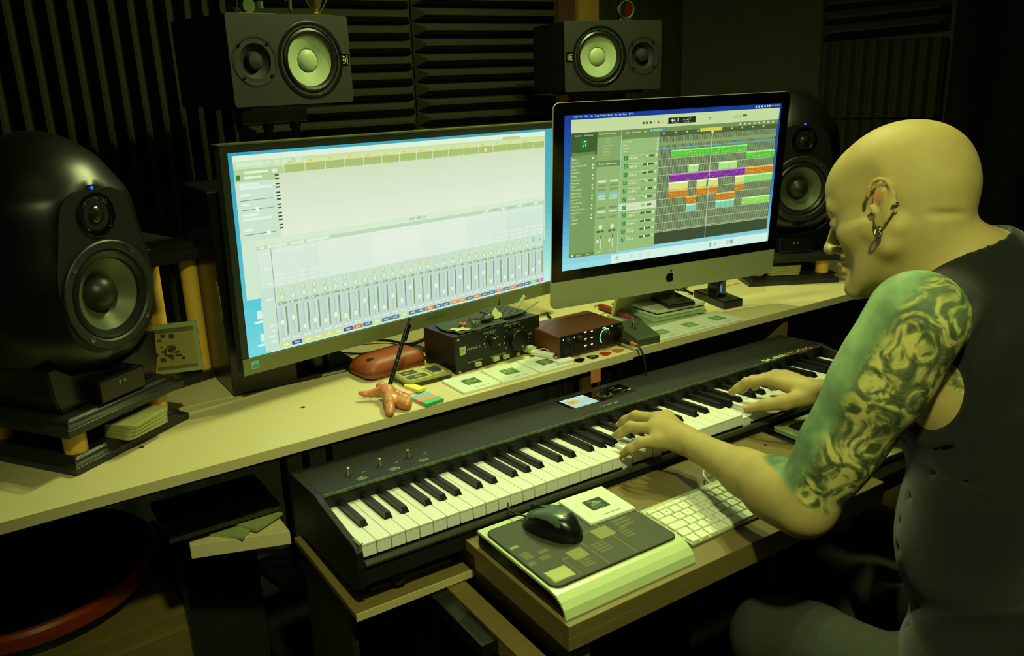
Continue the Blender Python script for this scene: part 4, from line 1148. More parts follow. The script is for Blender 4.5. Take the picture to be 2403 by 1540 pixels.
gl.build('indicator_lights', color_mat('indicator_glow', 0.3, emit=1.6), ai, colors=True)
pt_ = MB(); pt_.quad((133, -10.2, 33), (134.2, -10.2, 33.4), (132.6, -10.2, 39), (131.4, -10.2, 38.6), lin((210, 226, 190)))
put_text(pt_, 'Scarlett 2i2', 118, 140, 5.2, 8, -1.2, 'y', lin((120, 110, 70)))
for z in (44.5, 29, 14): pt_.quad((70, -1.3, z), (75, -1.3, z), (75, -1.3, z + 1.4), (70, -1.3, z + 1.4), lin((120, 140, 100)))
pt_.build('face_print', PRINT, ai, colors=True)
pc = thing('guitar_cable', (774, 330, 74), 0.0, 'black cable with orange-brown plug hanging from the audio interface over the desk edge', 'cable')
MB().cyl((0, 6, 0), (4, -24, -1), 6.2, 16).build('plug_sleeve', RUBBER, pc, smooth=True)
MB().cyl((4, -23, -1), (6, -40, -3), 5, 16, r2=3.6).build('plug_collar', mat('copper_plug', (190, 110, 50), 0.4, metal=0.3), pc, smooth=True)
pts = []
for i in range(15):
    t = i / 14
    pts.append((6 + 6 * t, -39 - 26 * math.sin(min(1, t * 1.5) * math.pi / 2), -3 - 120 * t ** 1.9))
MB().tube(pts, 2.4, 8).build('lead', CABLE, pc, smooth=True)

# ---------------------------------------------------------------- small things along the desk front
GLASS = mat('coaster_glass', (198, 216, 172), 0.12, var=0.02, coat=0.4)
GLASS2 = mat('coaster_face', (226, 234, 214), 0.3, var=0.02, coat=0.5)
def coaster(loc, rz, pal, label, seed):
    t = thing('glass_coaster', loc, rz, label, 'coaster', 'square glass coasters with a small picture')
    MB().rrect(-43.5, 43.5, -43.5, 43.5, 2.5, 0, 4.6, ch=0.7).build('glass', GLASS2, t, smooth=True, angle=0.4)
    p = MB(); rk = random.Random(seed)
    def a_(x0, x1, y0, y1, c_, h): p.quad((x0, y0, h), (x1, y0, h), (x1, y1, h), (x0, y1, h), lin(c_))
    a_(-17, 17, -15, 17, pal[0], 4.75)
    for i in range(46):      # soft mottled picture
        x, y = rk.gauss(-2, 7), rk.gauss(1, 7); r = rk.uniform(1.2, 4.2)
        if abs(x) + r > 16 or y + r > 16 or y - r < -14: continue
        c_ = tuple(a + (b - a) * rk.random() for a, b in zip(pal[0], pal[1]))
        pts_ = [(x + r * rk.uniform(.6, 1) * math.cos(k * math.pi / 4), y + r * rk.uniform(.6, 1) * math.sin(k * math.pi / 4), 4.8 + i * .004) for k in range(8)]
        p.add(pts_, [tuple(range(8))], None, lin(c_))
    a_(-12, 22, -33.5, -32, (96, 118, 70), 4.75)
    p.build('picture_print', PRINT, t, colors=True)
    return t
GP = ((66, 96, 52), (150, 176, 110))
coaster((387, 336, 60.3), 0.016, GP, 'square glass coaster with dark green picture, beside the sticky notes', 1)
coaster((478.5, 337, 60.3), -0.014, ((88, 112, 60), (176, 196, 124)), 'square glass coaster with a pale round shape, in front of the volume control box', 2)
coaster((570, 340, 60.3), 0.03, ((84, 100, 56), (170, 184, 112)), 'square glass coaster under the white plugs, by the volume control box knob', 3)
coaster((905, 345, 60.3), 0.0, ((120, 150, 84), (176, 200, 128)), 'square glass coaster partly under the corner of the foot pedal', 4)
coaster((996, 346, 60.3), 0.02, ((120, 150, 84), (180, 204, 130)), 'square glass coaster between two others in front of the silver disc drive', 5)
coaster((1086, 344, 60.3), -0.02, ((104, 140, 78), (186, 206, 140)), 'square glass coaster nearest the black power block', 6)
coaster((355.5, -98, -11.2), -0.03, ((28, 48, 34), (150, 176, 120)), 'square glass coaster with teal picture on the mouse pad corner', 7)

# brown zip case, tin, pen holder figure, pen
zc_ = thing('zip_case', (292, 520, 61), 0.16, 'brown leather zip case lying in front of the wide monitor foot', 'case')
LEA = mat('brown_leather', (140, 66, 30), 0.5, var=0.2, scale=30, bump=0.2, bscale=300)
b = MB(); W_, D_2 = 76, 44
rings = []
for s_, z in ((.86, 0), (.97, 4), (1, 12), (1, 17), (.98, 21), (.9, 30), (.76, 36), (.5, 39)):
    rings.append([(a * s_ if abs(a) < 1e9 else 0, c * s_, z) for a, c in rr(-W_, W_, -D_2, D_2, 22, 6)])
v = [p for r_ in rings for p in r_]; n = len(rings[0])
f = [tuple(range(n))[::-1]] + [(k * n + i, k * n + (i + 1) % n, (k + 1) * n + (i + 1) % n, (k + 1) * n + i) for k in range(len(rings) - 1) for i in range(n)] + [tuple(range((len(rings) - 1) * n, len(rings) * n))]
b.add(v, f); b.build('shell', LEA, zc_, smooth=True)
z_ = MB(); loop = rr(-W_ - .6, W_ + .6, -D_2 - .6, D_2 + .6, 22, 6); z_.tube([(a, c, 14.5) for a, c in loop + loop[:1]], 1.5, 6); z_.build('zip', mat('zip_brown', (84, 38, 18), 0.5), zc_, smooth=True)
MB().rrect(-58, -44, -20, -10, 2, 33, 38.8).build('badge', mat('badge_dark', (40, 40, 18), 0.3), zc_, bevel=0.5)
tn = thing('picture_tin', (324, 426, 60.4), 0.02, 'flat rounded tin with small pictures on its lid', 'tin')
MB().rrect(-52, 52, -38, 38, 12, 0, 8, ch=1.2).build('base', mat('tin_dark', (50, 48, 24), 0.4), tn, smooth=True, angle=.5)
MB().rrect(-52.6, 52.6, -38.6, 38.6, 12, 8, 12.5, ch=1.5).build('lid', mat('tin_lid', (150, 146, 72), 0.35, metal=0.3, var=.1), tn, smooth=True, angle=.5)
p = MB()
def a2(x0, x1, y0, y1, c_, h=12.7): p.quad((x0, y0, h), (x1, y0, h), (x1, y1, h), (x0, y1, h), lin(c_))
a2(-46, 8, -32, 32, (168, 170, 96)); a2(-42, -8, 2, 26, (64, 66, 34), 12.8); a2(-42, 2, -26, -4, (70, 70, 36), 12.8); a2(-34, -22, 8, 18, (150, 110, 62), 12.9); a2(-24, -10, -20, -10, (158, 120, 66), 12.9)
a2(12, 46, -32, 32, (156, 146, 70)); a2(16, 40, -16, 18, (36, 40, 26), 12.8); a2(36, 41, -20, -14, (210, 205, 160), 12.9); a2(10, 20, 20, 28, (196, 190, 130), 12.8)
p.build('lid_print', PRINT, tn, colors=True)

def skin_fig(name, nodes, edges, m, parent=None, sub=2, loc=(0, 0, 0), rot=None):
    me = bpy.data.meshes.new(name)
    me.from_pydata([(a * MM, b_ * MM, c * MM) for a, b_, c, r in nodes], edges, [])
    o = bpy.data.objects.new(name, me); COL.objects.link(o)
    sk = o.modifiers.new('skin', 'SKIN'); sk.use_smooth_shade = True
    for i, nd in enumerate(nodes):
        me.skin_vertices[0].data[i].radius = (nd[3] * MM, nd[3] * MM)
    me.skin_vertices[0].data[0].use_root = True
    ss = o.modifiers.new('sub', 'SUBSURF'); ss.levels = sub; ss.render_levels = sub
    me.materials.append(m)
    if parent is not None:
        o.parent = parent; o.location = [c * MM for c in loc]
    else: o.location = P(*loc)
    if rot: o.rotation_euler = rot
    return o
pn = thing('pen', (226, 371, 82), 0, 'black retractable pen standing in the orange figure', 'pen')
MB().cyl((0, 0, 0), (24, 9, 44), 4.6, 16).build('grip', SATIN, pn, smooth=True)
MB().cyl((24, 9, 44), (24.8, 9.3, 45.6), 4.9, 16).build('ring', STEEL, pn, smooth=True)
MB().cyl((24.8, 9.3, 45.6), (58, 22, 108), 4.3, 16, r2=4.0).build('barrel', SATIN, pn, smooth=True)
MB().cyl((58, 22, 108), (64, 24, 119), 2.6, 12).build('push_button', SATIN, pn, smooth=True)
MB().cyl((62, 18, 107), (46, 11, 78), 1.4, 8).build('pocket_clip', GLOSS, pn, smooth=True)

def notes(pts, z0, z1, col, label, name='sticky_notes'):
    o = MB().prism(pts, z0, z1).build(name, mat('note_%d_%d_%d' % col, col, 0.7, var=0.04), loc=(0, 0, 0), bevel=0.2, seg=1)
    o['label'] = label; o['category'] = 'sticky notes'; o['group'] = 'small sticky note pads'
notes([(259, 355), (284, 362), (272, 397), (252, 390)], 60.3, 62.5, (226, 178, 160), 'pale pink sticky note pad under the yellow one')
notes([(276, 349), (296, 354), (281, 398), (266, 393)], 62.8, 68.5, (222, 220, 90), 'yellow sticky note pad on top of the pale pink one')
notes([(251, 318), (291, 318), (292, 337), (252, 335)], 60.3, 66, (110, 186, 190), 'blue sticky note pad beside the orange figure')
notes([(253, 299), (293, 301), (291.4, 317.5), (251.4, 317)], 60.3, 66.4, (222, 140, 116), 'salmon pink sticky note pad between the blue and green ones')
notes([(256, 278), (296, 284), (294, 300.5), (253.6, 298.5)], 60.3, 67, (84, 180, 120), 'green sticky note pad at the desk edge')

# plectrums
def pick(x, y, col, rz, label, m=None):
    pts_ = []
    for k in range(30):
        a = 2 * math.pi * k / 30; c_, s_ = math.cos(a), math.sin(a)
        pts_.append((13.5 * (c_ + .16 * math.cos(2 * a) * 1.0), 11.5 * s_ * (1.0 - .28 * c_)))
    o = MB().prism(pts_, 0, 1.1).build('plectrum', mat('pick_%d%d%d' % col, col, 0.2, var=0.15, scale=90), loc=(x, y, 60.2), rot=(0, 0, rz), bevel=0.3, seg=2)
    tag(o, label, 'plectrum', 'guitar picks on the desk edge')
    return o
pick(640, 314, (14, 13, 9), .2, 'plain black guitar pick next to the white plug')
pk = pick(676, 313, (24, 24, 16), -.1, 'black guitar pick with pale lettering')
b = MB(); put_text(b, 'Fender', -7, 6, -3, 3, 1.25, col=lin((190, 180, 130))); o = b.build('pick_print', PRINT, pk, colors=True)
pick(711, 313, (170, 52, 26), 0, 'red guitar pick between the black and the orange one')
pick(745, 312, (196, 104, 48), -.1, 'orange guitar pick at the end of the row')

# white plugs and sticks
us = thing('usb_stick', (590, 374, 66), -1.15, 'white rounded usb stick by the red audio interface', 'usb stick')
MB().rrect(-30, 26, -9, 9, 4, 0, 8, ch=1.5).build('body', WHITE, us, smooth=True, angle=.5)
MB().rrect(26, 36, -6, 6, 1, 1.5, 6).build('connector', CHROME, us)
MB().tube([(-20, 6, 8.6), (-4, 12, 12), (10, 9, 8.6)], 1.1, 8).build('cord_loop', WHITE, us, smooth=True)
jk = thing('ribbed_plug', (583, 411, 72), -0.9, 'pale green ribbed plug lying against the volume control box', 'plug')
MB().lathe([(6.5, -16), (7.5, -8), (9.5, -6), (9.5, 3), (7, 5), (7, 12), (0.01, 12)], 20, Matrix.Rotation(math.pi / 2, 4, 'Y')).build('body', mat('pale_green_plastic', (160, 176, 118), 0.4), jk, smooth=True)
for k in range(8):
    a = k * math.pi / 4
    MB().box(-17, -8, 6.5, 8.4, -1, 1, Matrix.Rotation(a, 4, 'X')).build('rib', MATS['pale_green_plastic'], jk)
ad = MB().rrect(-19, 19, -9, 9, 3, 0, 12, ch=1.5).build('white_adapter', WHITE, loc=(600, 311, 60.3), rot=(0, 0, -0.05), smooth=True, angle=.5)
tag(ad, 'small white adapter between glass coaster and black pick', 'adapter')

# foot pedal
fp_ = thing('foot_pedal', (797, 300, 60.4), 0.0, 'dark green metal foot switch box beside the red audio interface', 'foot pedal')
GRNP = mat('pedal_green', (62, 78, 50), 0.5, var=0.1, scale=80, bump=0.1)
v = [(0, 6, 0), (62, 0, 0), (84, 96, 0), (18, 112, 0), (0, 6, 17), (62, 0, 17), (84, 96, 30), (18, 112, 30)]
MB().add(v, [(3, 2, 1, 0), (4, 5, 6, 7), (0, 1, 5, 4), (1, 2, 6, 5), (2, 3, 7, 6), (3, 0, 4, 7)]).build('housing', GRNP, fp_, bevel=2.5)
Mp = Matrix.Translation((32, 58, 24)) @ Matrix.Rotation(0.12, 4, 'X')
MB().lathe([(8.5, 0), (8.5, 3), (7, 4), (0.01, 4)], 6, Mp).build('hex_nut', CHROME, fp_)
MB().lathe([(4.2, 3), (4.2, 12), (5.2, 13), (5.2, 17), (4.4, 18), (0.01, 18)], 24, Mp).build('switch_button', CHROME, fp_, smooth=True)

# red-brown folding knife / roll with cord
kn = thing('red_roll', (925, 520, 68), -1.65, 'red-brown cylindrical roll with a looped cord, left of the disc drive', 'roll')
MB().lathe([(4, -88), (7, -84), (8.6, -70), (9, 20), (7.4, 60), (6, 86), (0.01, 88)], 20, Matrix.Rotation(math.pi / 2, 4, 'Y')).build('body', mat('red_brown', (136, 50, 28), 0.55, var=0.2), kn, smooth=True)
MB().tube([(-86, 0, 0), (-98, 8, -2), (-108, 2, -3), (-100, -6, -3), (-88, 0, 0)], 0.9, 6).build('cord', LEA, kn, smooth=True)
MB().lathe([(9.4, 0), (9.4, 12)], 16, Matrix.Translation((60, 0, 0)) @ Matrix.Rotation(math.pi / 2, 4, 'Y')).build('band', STEEL, kn, smooth=True)
tag(MB().box(-14, 14, -5, 5, 0, 4).build('blue_clip', mat('blue_pl', (60, 140, 180), 0.4), loc=(858, 405, 60.3), rot=(0, 0, .3), bevel=.6), 'small blue clip behind the foot pedal', 'clip')

# stack in front of the all-in-one computer
sp = thing('glass_sheet', (0, 0, 64.8), 0, 'thick pale glass slab at the bottom of the stack of drives', 'glass slab')
MB().prism([(940, 413), (1108, 401), (1136, 590), (965, 600)], 0, 7).build('slab', mat('green_glass', (150, 186, 132), 0.15, var=.03, coat=.3), sp, bevel=0.8)
dd = thing('disc_drive', (0, 0, 72.2), 0, 'silver external disc drive lying on the glass slab', 'disc drive')
SIL = mat('silver_paint', (206, 214, 180), 0.35, metal=0.1, var=.03)
MB().prism([(957, 418), (1106, 405), (1130, 545), (955, 560)], 0, 7).build('lower_shell', SIL, dd, bevel=1.5)
MB().prism([(959, 420), (1104, 407), (1128, 543), (957, 558)], 7, 10).build('slot_band', SATIN, dd)
MB().prism([(957, 418), (1106, 405), (1130, 545), (955, 560)], 10, 19).build('upper_shell', SIL, dd, bevel=2)
hd = thing('portable_drive', (0, 0, 91.6), 0, 'slim black portable drive on top of the silver disc drive', 'hard drive')
MB().prism([(986, 409), (1062, 395), (1088, 498), (1014, 512)], 0, 9).build('case', SATIN, hd, bevel=2)
MB().prism([(988, 411), (1060, 397), (1086, 497), (1016, 510)], 9, 12).build('top_cover', mat('gunmetal', (96, 100, 72), 0.3, metal=0.5), hd, bevel=1)
p = MB(); put_text(p, 'WD', 1044, 1055, 404, 408, 12.2, col=lin((215, 225, 190))); p.build('cover_print', PRINT, hd, colors=True)
pw = thing('power_block', (0, 0, 60.4), 0, 'long black socket block on the desk right of the drives', 'power strip')
MB().prism([(1166, 398), (1230, 394), (1262, 530), (1198, 536)], 0, 19).build('housing', SATIN, pw, bevel=1.5)
MB().prism([(1172, 404), (1226, 400), (1254, 522), (1202, 528)], 19, 20).build('top_plate', mat('strip_top', (48, 56, 38), 0.5), pw)
for t_ in (0.18, 0.5, .82):
    cx, cy = 1199 + 28 * t_, 402 + 122 * t_
    MB().lathe([(17, 20), (17, 20.8), (15, 20.8), (14, 20.2), (0.01, 20.2)], 28, Matrix.Translation((cx, cy, 0))).build('socket', RUBBER, pw, smooth=True)
pl = thing('usb_charger', (1196, 452, 81), 0.2, 'black charger with a blue light plugged into the socket block', 'charger')
MB().rrect(-20, 22, -16, 18, 6, 0, 42, ch=3).build('body', GLOSS, pl, smooth=True, angle=.5)
MB().cyl((8, 22, 22), (30, 6, 22), 15, 20).build('round_end', SATIN, pl, smooth=True)
MB().rrect(-11, -3, 14, 32, 1, -16.2, -17.2, 'y').build('blue_light', mat('blue_dim', (60, 110, 200), 0.3, emit=1.0), pl)
for i, pts in enumerate(([(1190, 530, 74), (1160, 560, 82), (1120, 590, 74), (1090, 640, 64)], [(1186, 528, 70), (1150, 548, 100), (1110, 570, 118), (1080, 600, 64)], [(1100, 560, 66), (1075, 540, 100), (1085, 530, 120), (1110, 560, 66)], [(1260, 620, 63.5), (1180, 610, 63.5), (1120, 640, 63.5), (1060, 680, 63.5)])):
    pp_ = []
    for k in range(len(pts) - 1):
        p0 = pts[max(k - 1, 0)]; p1 = pts[k]; p2 = pts[k + 1]; p3 = pts[min(k + 2, len(pts) - 1)]
        for j in range(6):
            t = j / 6
            pp_.append(tuple(0.5 * (2 * p1[a] + (p2[a] - p0[a]) * t + (2 * p0[a] - 5 * p1[a] + 4 * p2[a] - p3[a]) * t * t + (3 * p1[a] - p0[a] - 3 * p2[a] + p3[a]) * t ** 3) for a in range(3)))
    o = MB().tube(pp_ + [pts[-1]], 2.6 if i < 3 else 2, 8).build('cable', CABLE, smooth=True)
    tag(o, ['black mains cable leaving the socket block', 'black cable arching high behind the drives', 'black cable end standing up behind the portable drive', 'thin cable lying on the desk behind the drives'][i], 'cable', 'cables behind the drives')

# cables and pens behind the volume control box
def spline(pts, k_=7):
    out_ = []
    for k in range(len(pts) - 1):
        p0 = pts[max(k - 1, 0)]; p1 = pts[k]; p2 = pts[k + 1]; p3 = pts[min(k + 2, len(pts) - 1)]
        for j in range(k_):
            t = j / k_
            out_.append(tuple(0.5 * (2 * p1[a] + (p2[a] - p0[a]) * t + (2 * p0[a] - 5 * p1[a] + 4 * p2[a] - p3[a]) * t * t + (3 * p1[a] - p0[a] - 3 * p2[a] + p3[a]) * t ** 3) for a in range(3)))
    return out_ + [pts[-1]]
for pts, r_0, lb in (([(230, 700, 64), (300, 720, 70), (370, 690, 66), (400, 640, 64), (470, 660, 66), (560, 700, 64)], 3.2, 'thick black cable winding behind the brown zip case'),
                     ([(225, 690, 110), (300, 660, 112), (380, 650, 108), (420, 640, 100)], 4, 'black cable drooping under the wide monitor'),
                     ([(330, 560, 62), (365, 585, 62), (380, 620, 62), (350, 640, 62), (320, 610, 62)], 1.8, 'thin looped cable beside the volume control box'),
                     ([(250, 690, 62.5), (300, 640, 62.5), (420, 600, 62.5)], 1.6, 'thin straight cable lying behind the brown zip case'),
                     ([(640, 560, 63), (690, 600, 63), (760, 590, 64), (790, 640, 63)], 3, 'black cable lying behind the red audio interface')):
    tag(MB().tube(spline(pts), r_0, 8).build('cable', CABLE, smooth=True), lb, 'cable', 'cables behind the volume control box')
m_ = MB(); m_.ell((0, 0, 13), (34, 22, 12.8), 24, 12)
tag(m_.build('dark_pouch', mat('pouch_olive', (40, 42, 26), 0.4, var=0.4, scale=60, bump=.3), loc=(366, 560, 60.4), smooth=True, rot=(0, 0, .4)), 'dark crumpled pouch behind the volume control box', 'pouch')
tb = thing('cable_tidy', (640, 610, 60.4), 0.2, 'small clutter tray with pens under the wide monitor', 'tray')
MB().rrect(-60, 60, -34, 34, 8, 0, 30, ch=2).build('tray_body', SATIN, tb, smooth=True, angle=.5)
for i, (x, y, tx1, ty1, h, col, lb) in enumerate(((596, 600, -20, 10, 96, (176, 184, 130), 'pale pen standing under the wide monitor'), (622, 606, 6, 4, 90, (40, 42, 34), 'black pen standing beside the pale pen'), (668, 612, 26, -14, 86, (205, 212, 180), 'white pen leaning right in the clutter tray'), (684, 606, 40, -24, 70, (150, 160, 110), 'thin metal rod leaning right in the clutter tray'))):
    o = MB().cyl((0, 0, 0), (tx1, ty1, h - 40), 4 - (i == 3) * 1.6, 12).build('pen', mat('penm%d' % i, col, 0.35), loc=(x, y, 91), smooth=True)
    tag(o, lb, 'pen', 'pens under the wide monitor')

# sticky tab hanging from the desk edge
tag(MB().box(652, 678, 289.2, 289.8, 12, 40.6).build('paper_tab', mat('salmon_paper', (196, 124, 76), 0.7, var=.03), loc=(0, 0, 0)), 'salmon paper tab hanging below the desk edge', 'paper tab')

# ---------------------------------------------------------------- on the tray
ms_ = thing('mouse_rest', (0, 0, -42), 0, 'white lap board with rolled front edge on the tray', 'board')
WB = mat('white_board', (196, 214, 160), 0.3, var=.03)
prof = [(-44, 28), (-232, 28), (-246, 26), (-257, 21), (-265, 13), (-269, 2), (-269, 0), (-265, 0), (-262, 10), (-254, 17), (-244, 21.5), (-232, 23), (-44, 23)]
MB().prism([(y, z) for y, z in prof][::-1], 168, 402, 'x').build('white_top', WB, ms_, bevel=0.6)
MB().prism([(-46, 2), (-46, 22.6), (-232, 22.6), (-243, 21), (-253, 16.5), (-260, 9), (-262, 2)][::-1], 169, 401, 'x').build('dark_core', SATIN, ms_)
mpd = thing('mouse_pad', (0, 0, -13.6), 0, 'dark mouse pad printed with a plan of olive blocks', 'mouse pad')
MB().rrect(172, 398, -238, -58, 14, 0, 2.2, ch=0.4).build('pad', mat('pad_rubber', (26, 28, 22), 0.7), mpd)
p = MB()
def a3(x0, x1, y0, y1, c_, h=2.35): p.quad((x0, y0, h), (x1, y0, h), (x1, y1, h), (x0, y1, h), lin(c_))
poly = rr(174, 396, -236, -60, 13, 5); p.add([(a, b_, 2.3) for a, b_ in poly], [tuple(range(len(poly)))], None, lin((58, 64, 44)))
OL, OD = (128, 134, 72), (92, 98, 56)
for x0, x1, y0, y1, c_ in ((181, 216, -228, -200, (170, 176, 110)), (236, 262, -200, -176, OL), (300, 330, -178, -150, OL), (222, 232, -190, -186, OD), (176, 188, -176, -166, OD), (180, 194, -160, -140, OD), (198, 214, -174, -164, OD), (205, 220, -158, -150, OD), (178, 192, -124, -118, (140, 150, 96))): a3(x0, x1, y0, y1, c_)
for i in range(4): a3(238, 256, -222 + i * 6, -218 + i * 6, OD); a3(276, 300, -206 + i * 7, -202 + i * 7, OD); a3(336, 352, -196 + i * 7, -192 + i * 7, OD); a3(344, 372, -170 + i * 9, -165 + i * 9, OD)
for x in (270, 320): a3(x, x + .9, -234, -120, (128, 134, 80), 2.4)
a3(222, 223, -234, -186, (110, 116, 70), 2.4); a3(300, 395, -122, -121, (120, 126, 76), 2.4)
for i in range(10): a3(282 + (i % 4) * 24, 300 + (i % 4) * 24, -150 + i * 4.4, -147.6 + i * 4.4, (84, 90, 54), 2.38)
p.build('pad_print', PRINT, mpd, colors=True)
tag(MB().prism([(-16, -12), (12, -14), (19, 0), (8, 12), (-16, 13)], 0, 0.6).build('paper_flap', mat('cream_paper', (176, 182, 116), 0.6), loc=(198, -214, -11), rot=(0, 0, .05)), 'folded cream paper flap on the near corner of the mouse pad', 'paper')
mu = thing('mouse', (258, -118, -11.2), 0.28, 'black computer mouse with a grey-green hump on the mouse pad', 'mouse')
def mouse_shell(scale_, z_off, cut=None):
    mb = MB(); nu, nv = 28, 16; v = []; f = []
    for j in range(nv + 1):
        t = j / nv
        for i in range(nu):
            a = 2 * math.pi * i / nu
            cx = math.cos(a); sy = math.sin(a)
            L = 54 if sy > 0 else 50
            Wd = 30 + 2.5 * sy * 1.0 - 3.0 * math.cos(2 * a)
            r_ = math.cos(t * math.pi / 2) ** 0.45
            hump = 36 - 0.0045 * (sy * L * r_ + 8) ** 2
            v.append((Wd * cx * r_ * scale_, L * sy * r_ * scale_, max(0.3, hump * math.sin(t * math.pi / 2) ** 0.9) * scale_ + z_off))
    for j in range(nv):
        for i in range(nu):
            k = (i + 1) % nu
            f.append((j * nu + i, j * nu + k, (j + 1) * nu + k, (j + 1) * nu + i))
    f.append(tuple(range(nu))[::-1])
    mb.add(v, f); return mb
mouse_shell(1.0, 0).build('body', SATIN, mu, smooth=True)
ms2 = mouse_shell(1.012, 0)
keep = []
for f_ in ms2.f:
    c_ = [sum(ms2.v[i][k] for i in f_) / len(f_) for k in range(3)]
    if c_[2] > 17 and abs(c_[0]) < 22 and c_[1] > -24: keep.append(f_)
ms2.f = keep; ms2.c = [(1, 1, 1)] * len(keep)
ms2.build('top_cover', mat('mouse_grey', (84, 102, 84), 0.28, metal=0.3, var=.04), mu, smooth=True)
MB().cyl((-2.4, 36, 27), (2.4, 36, 27), 6.5, 20).build('scroll_wheel', RUBBER, mu, smooth=True)
MB().box(-.5, .5, 16, 34, 29, 33.6).build('button_split', GLOSS, mu)
mcab = MB().tube(spline([(0, 54, 6), (-6, 74, 8), (4, 92, 4), (20, 108, 2)]), 1.8, 8).build('lead', CABLE, mu, smooth=True)

# typing keyboard
tk = thing('typing_keyboard', (427, -238, -41.6), 0.008, 'slim aluminium typing keyboard with white keys, beside the mouse pad', 'keyboard')
MB().prism([(0, 1), (118, 1), (118, 9), (0, 5)], 0, 281, 'x').build('plate', mat('kb_alu', (196, 206, 168), 0.35, metal=0.5, var=.02), tk, bevel=0.8)
KEYM = mat('kb_key', (226, 232, 208), 0.35, var=.02)
LEG = lin((140, 150, 120))
def kkey(x0, x1, y0, y1, ch_=None):
    zt = 5.4 + 4 * (y0 + y1) / 2 / 118
    m_ = MB().rrect(x0 - (x0 + x1) / 2, x1 - (x0 + x1) / 2, y0 - (y0 + y1) / 2, y1 - (y0 + y1) / 2, 1.6, 0, 3.0, seg=3, ch=0.4)
    return m_, ((x0 + x1) / 2, (y0 + y1) / 2, zt)
rows_ = [('`1234567890-=', [15.5] * 13 + [25], 78.5), ('QWERTYUIOP[]', None, 59.5), ('ASDFGHJKL;\'', None, 40.5), ('ZXCVBNM,./', None, 21.5)]
_km = {}
lgd = MB()
def addkey(x0, x1, y0, y1, ch_=''):
    key_ = (round(x1 - x0, 1), round(y1 - y0, 1))
    m_, pos = kkey(x0, x1, y0, y1)
    if key_ not in _km:
        _km[key_] = m_.build('key', KEYM, tk, smooth=True, angle=.5); o = _km[key_]
    else: o = copy_obj(_km[key_], tk)
    o.location = [c * MM for c in pos]
    o.rotation_euler = (0.034, 0, 0)
    if ch_: put_text(lgd, ch_, pos[0] - 1.5, pos[0] + 1.5, pos[1] - 1.6, pos[1] + 1.8, pos[2] + 3.1, col=LEG)
x = 3
for i, w_ in enumerate([17.5] * 15): addkey(x, x + w_, 98.5, 106.5); x += w_ + .83 + .15
x = 3
for i, c_ in enumerate('`1234567890-='): addkey(x, x + 16, 79.5, 95.5, c_); x += 19
addkey(x, 278, 79.5, 95.5)
x = 3; addkey(x, x + 25, 60.5, 76.5); x += 28
for c_ in 'QWERTYUIOP[]': addkey(x, x + 16, 60.5, 76.5, c_); x += 19
addkey(x, 278, 60.5, 76.5)
x = 3; addkey(x, x + 30, 41.5, 57.5); x += 33
for c_ in "ASDFGHJKL;'": addkey(x, x + 16, 41.5, 57.5, c_); x += 19
addkey(x, 278, 41.5, 57.5)
x = 3; addkey(x, x + 20, 22.5, 38.5); x += 23
for c_ in '<ZXCVBNM,./': addkey(x, x + 16, 22.5, 38.5, c_); x += 19
addkey(x, 278, 22.5, 38.5)
x = 3
for w_ in (16, 16, 16, 20, 92, 20, 16): addkey(x, x + w_, 2.5, 19.5); x += w_ + 3
for k in range(3): addkey(x, x + 16, 2.5, 10); x += 19
lgd.build('key_legends', PRINT, tk, colors=True); tk.children[-1]['kind'] = 'stuff'
for o in tk.children:
    if o.name.startswith('key_legends'): o['kind'] = 'stuff'
tag(MB().tube(spline([(590, -119, -38), (592, -100, -30), (604, -88, -27), (622, -90, -34), (640, -100, -39.5)]), 1.8, 8).build('keyboard_cable', WHITE, smooth=True), 'short white cable arching from the back of the typing keyboard', 'cable')
tag(MB().lathe([(2, -7), (5, -6), (5, 4), (3, 5), (3, 9), (0.01, 9)], 14, Matrix.Rotation(math.pi / 2, 4, 'Y')).build('jack_adapter', CHROME, loc=(418, -62, -36.6), smooth=True, rot=(0, 0, .4)), 'small chrome jack adapter behind the glass coaster', 'adapter')

# slim laptop right of the tray
lp = thing('laptop', (866, -16, -46), -0.02, 'silver laptop, mostly hidden behind the tattooed arm', 'laptop')
MB().rrect(0, 300, -215, 0, 8, 0, 9, ch=1).build('base', mat('laptop_silver', (176, 190, 140), 0.35, metal=0.4, var=.02), lp)
MB().rrect(22, 280, -118, -16, 9, 9, 9.6, ch=.2).build('keyboard_well', SATIN, lp)
sh_ = thing('side_shelf', (0, 0, -60), 0, 'dark board carrying the silver laptop right of the tray', 'shelf')
MB().box(846, 1200, -262, -12, -20, 11).build('board', SATIN, sh_, bevel=2)
for x, y in ((1180, -250), (850, -45), (1180, -40)): MB().box(x, x + 20, y, y + 20, -690, -20).build('leg', SATIN, sh_)

# mic-stand-like hardware glinting under the desk on the right
hs = thing('clamp_stand', (1440, 330, -750), 0, 'black stand with chrome wing nuts under the far end of the desk', 'stand')
MB().cyl((0, 0, 0), (0, 0, 640), 7, 12).build('upright', SATIN, hs, smooth=True)
MB().cyl((14, 0, 0), (14, 0, 610), 4, 12).build('second_upright', STEEL, hs, smooth=True)
MB().box(-60, 60, -60, 60, 0, 8).build('foot', SATIN, hs)
MB().cyl((-40, 0, 646), (36, -4, 660), 2, 10).build('cross_rod', CHROME, hs, smooth=True)
MB().ell((4, 0, 652), (9, 9, 12), 14, 10).build('wing_nut', CHROME, hs, smooth=True)
MB().cyl((0, 0, 640), (40, 0, 676), 1.8, 8).build('arm', STEEL, hs, smooth=True)

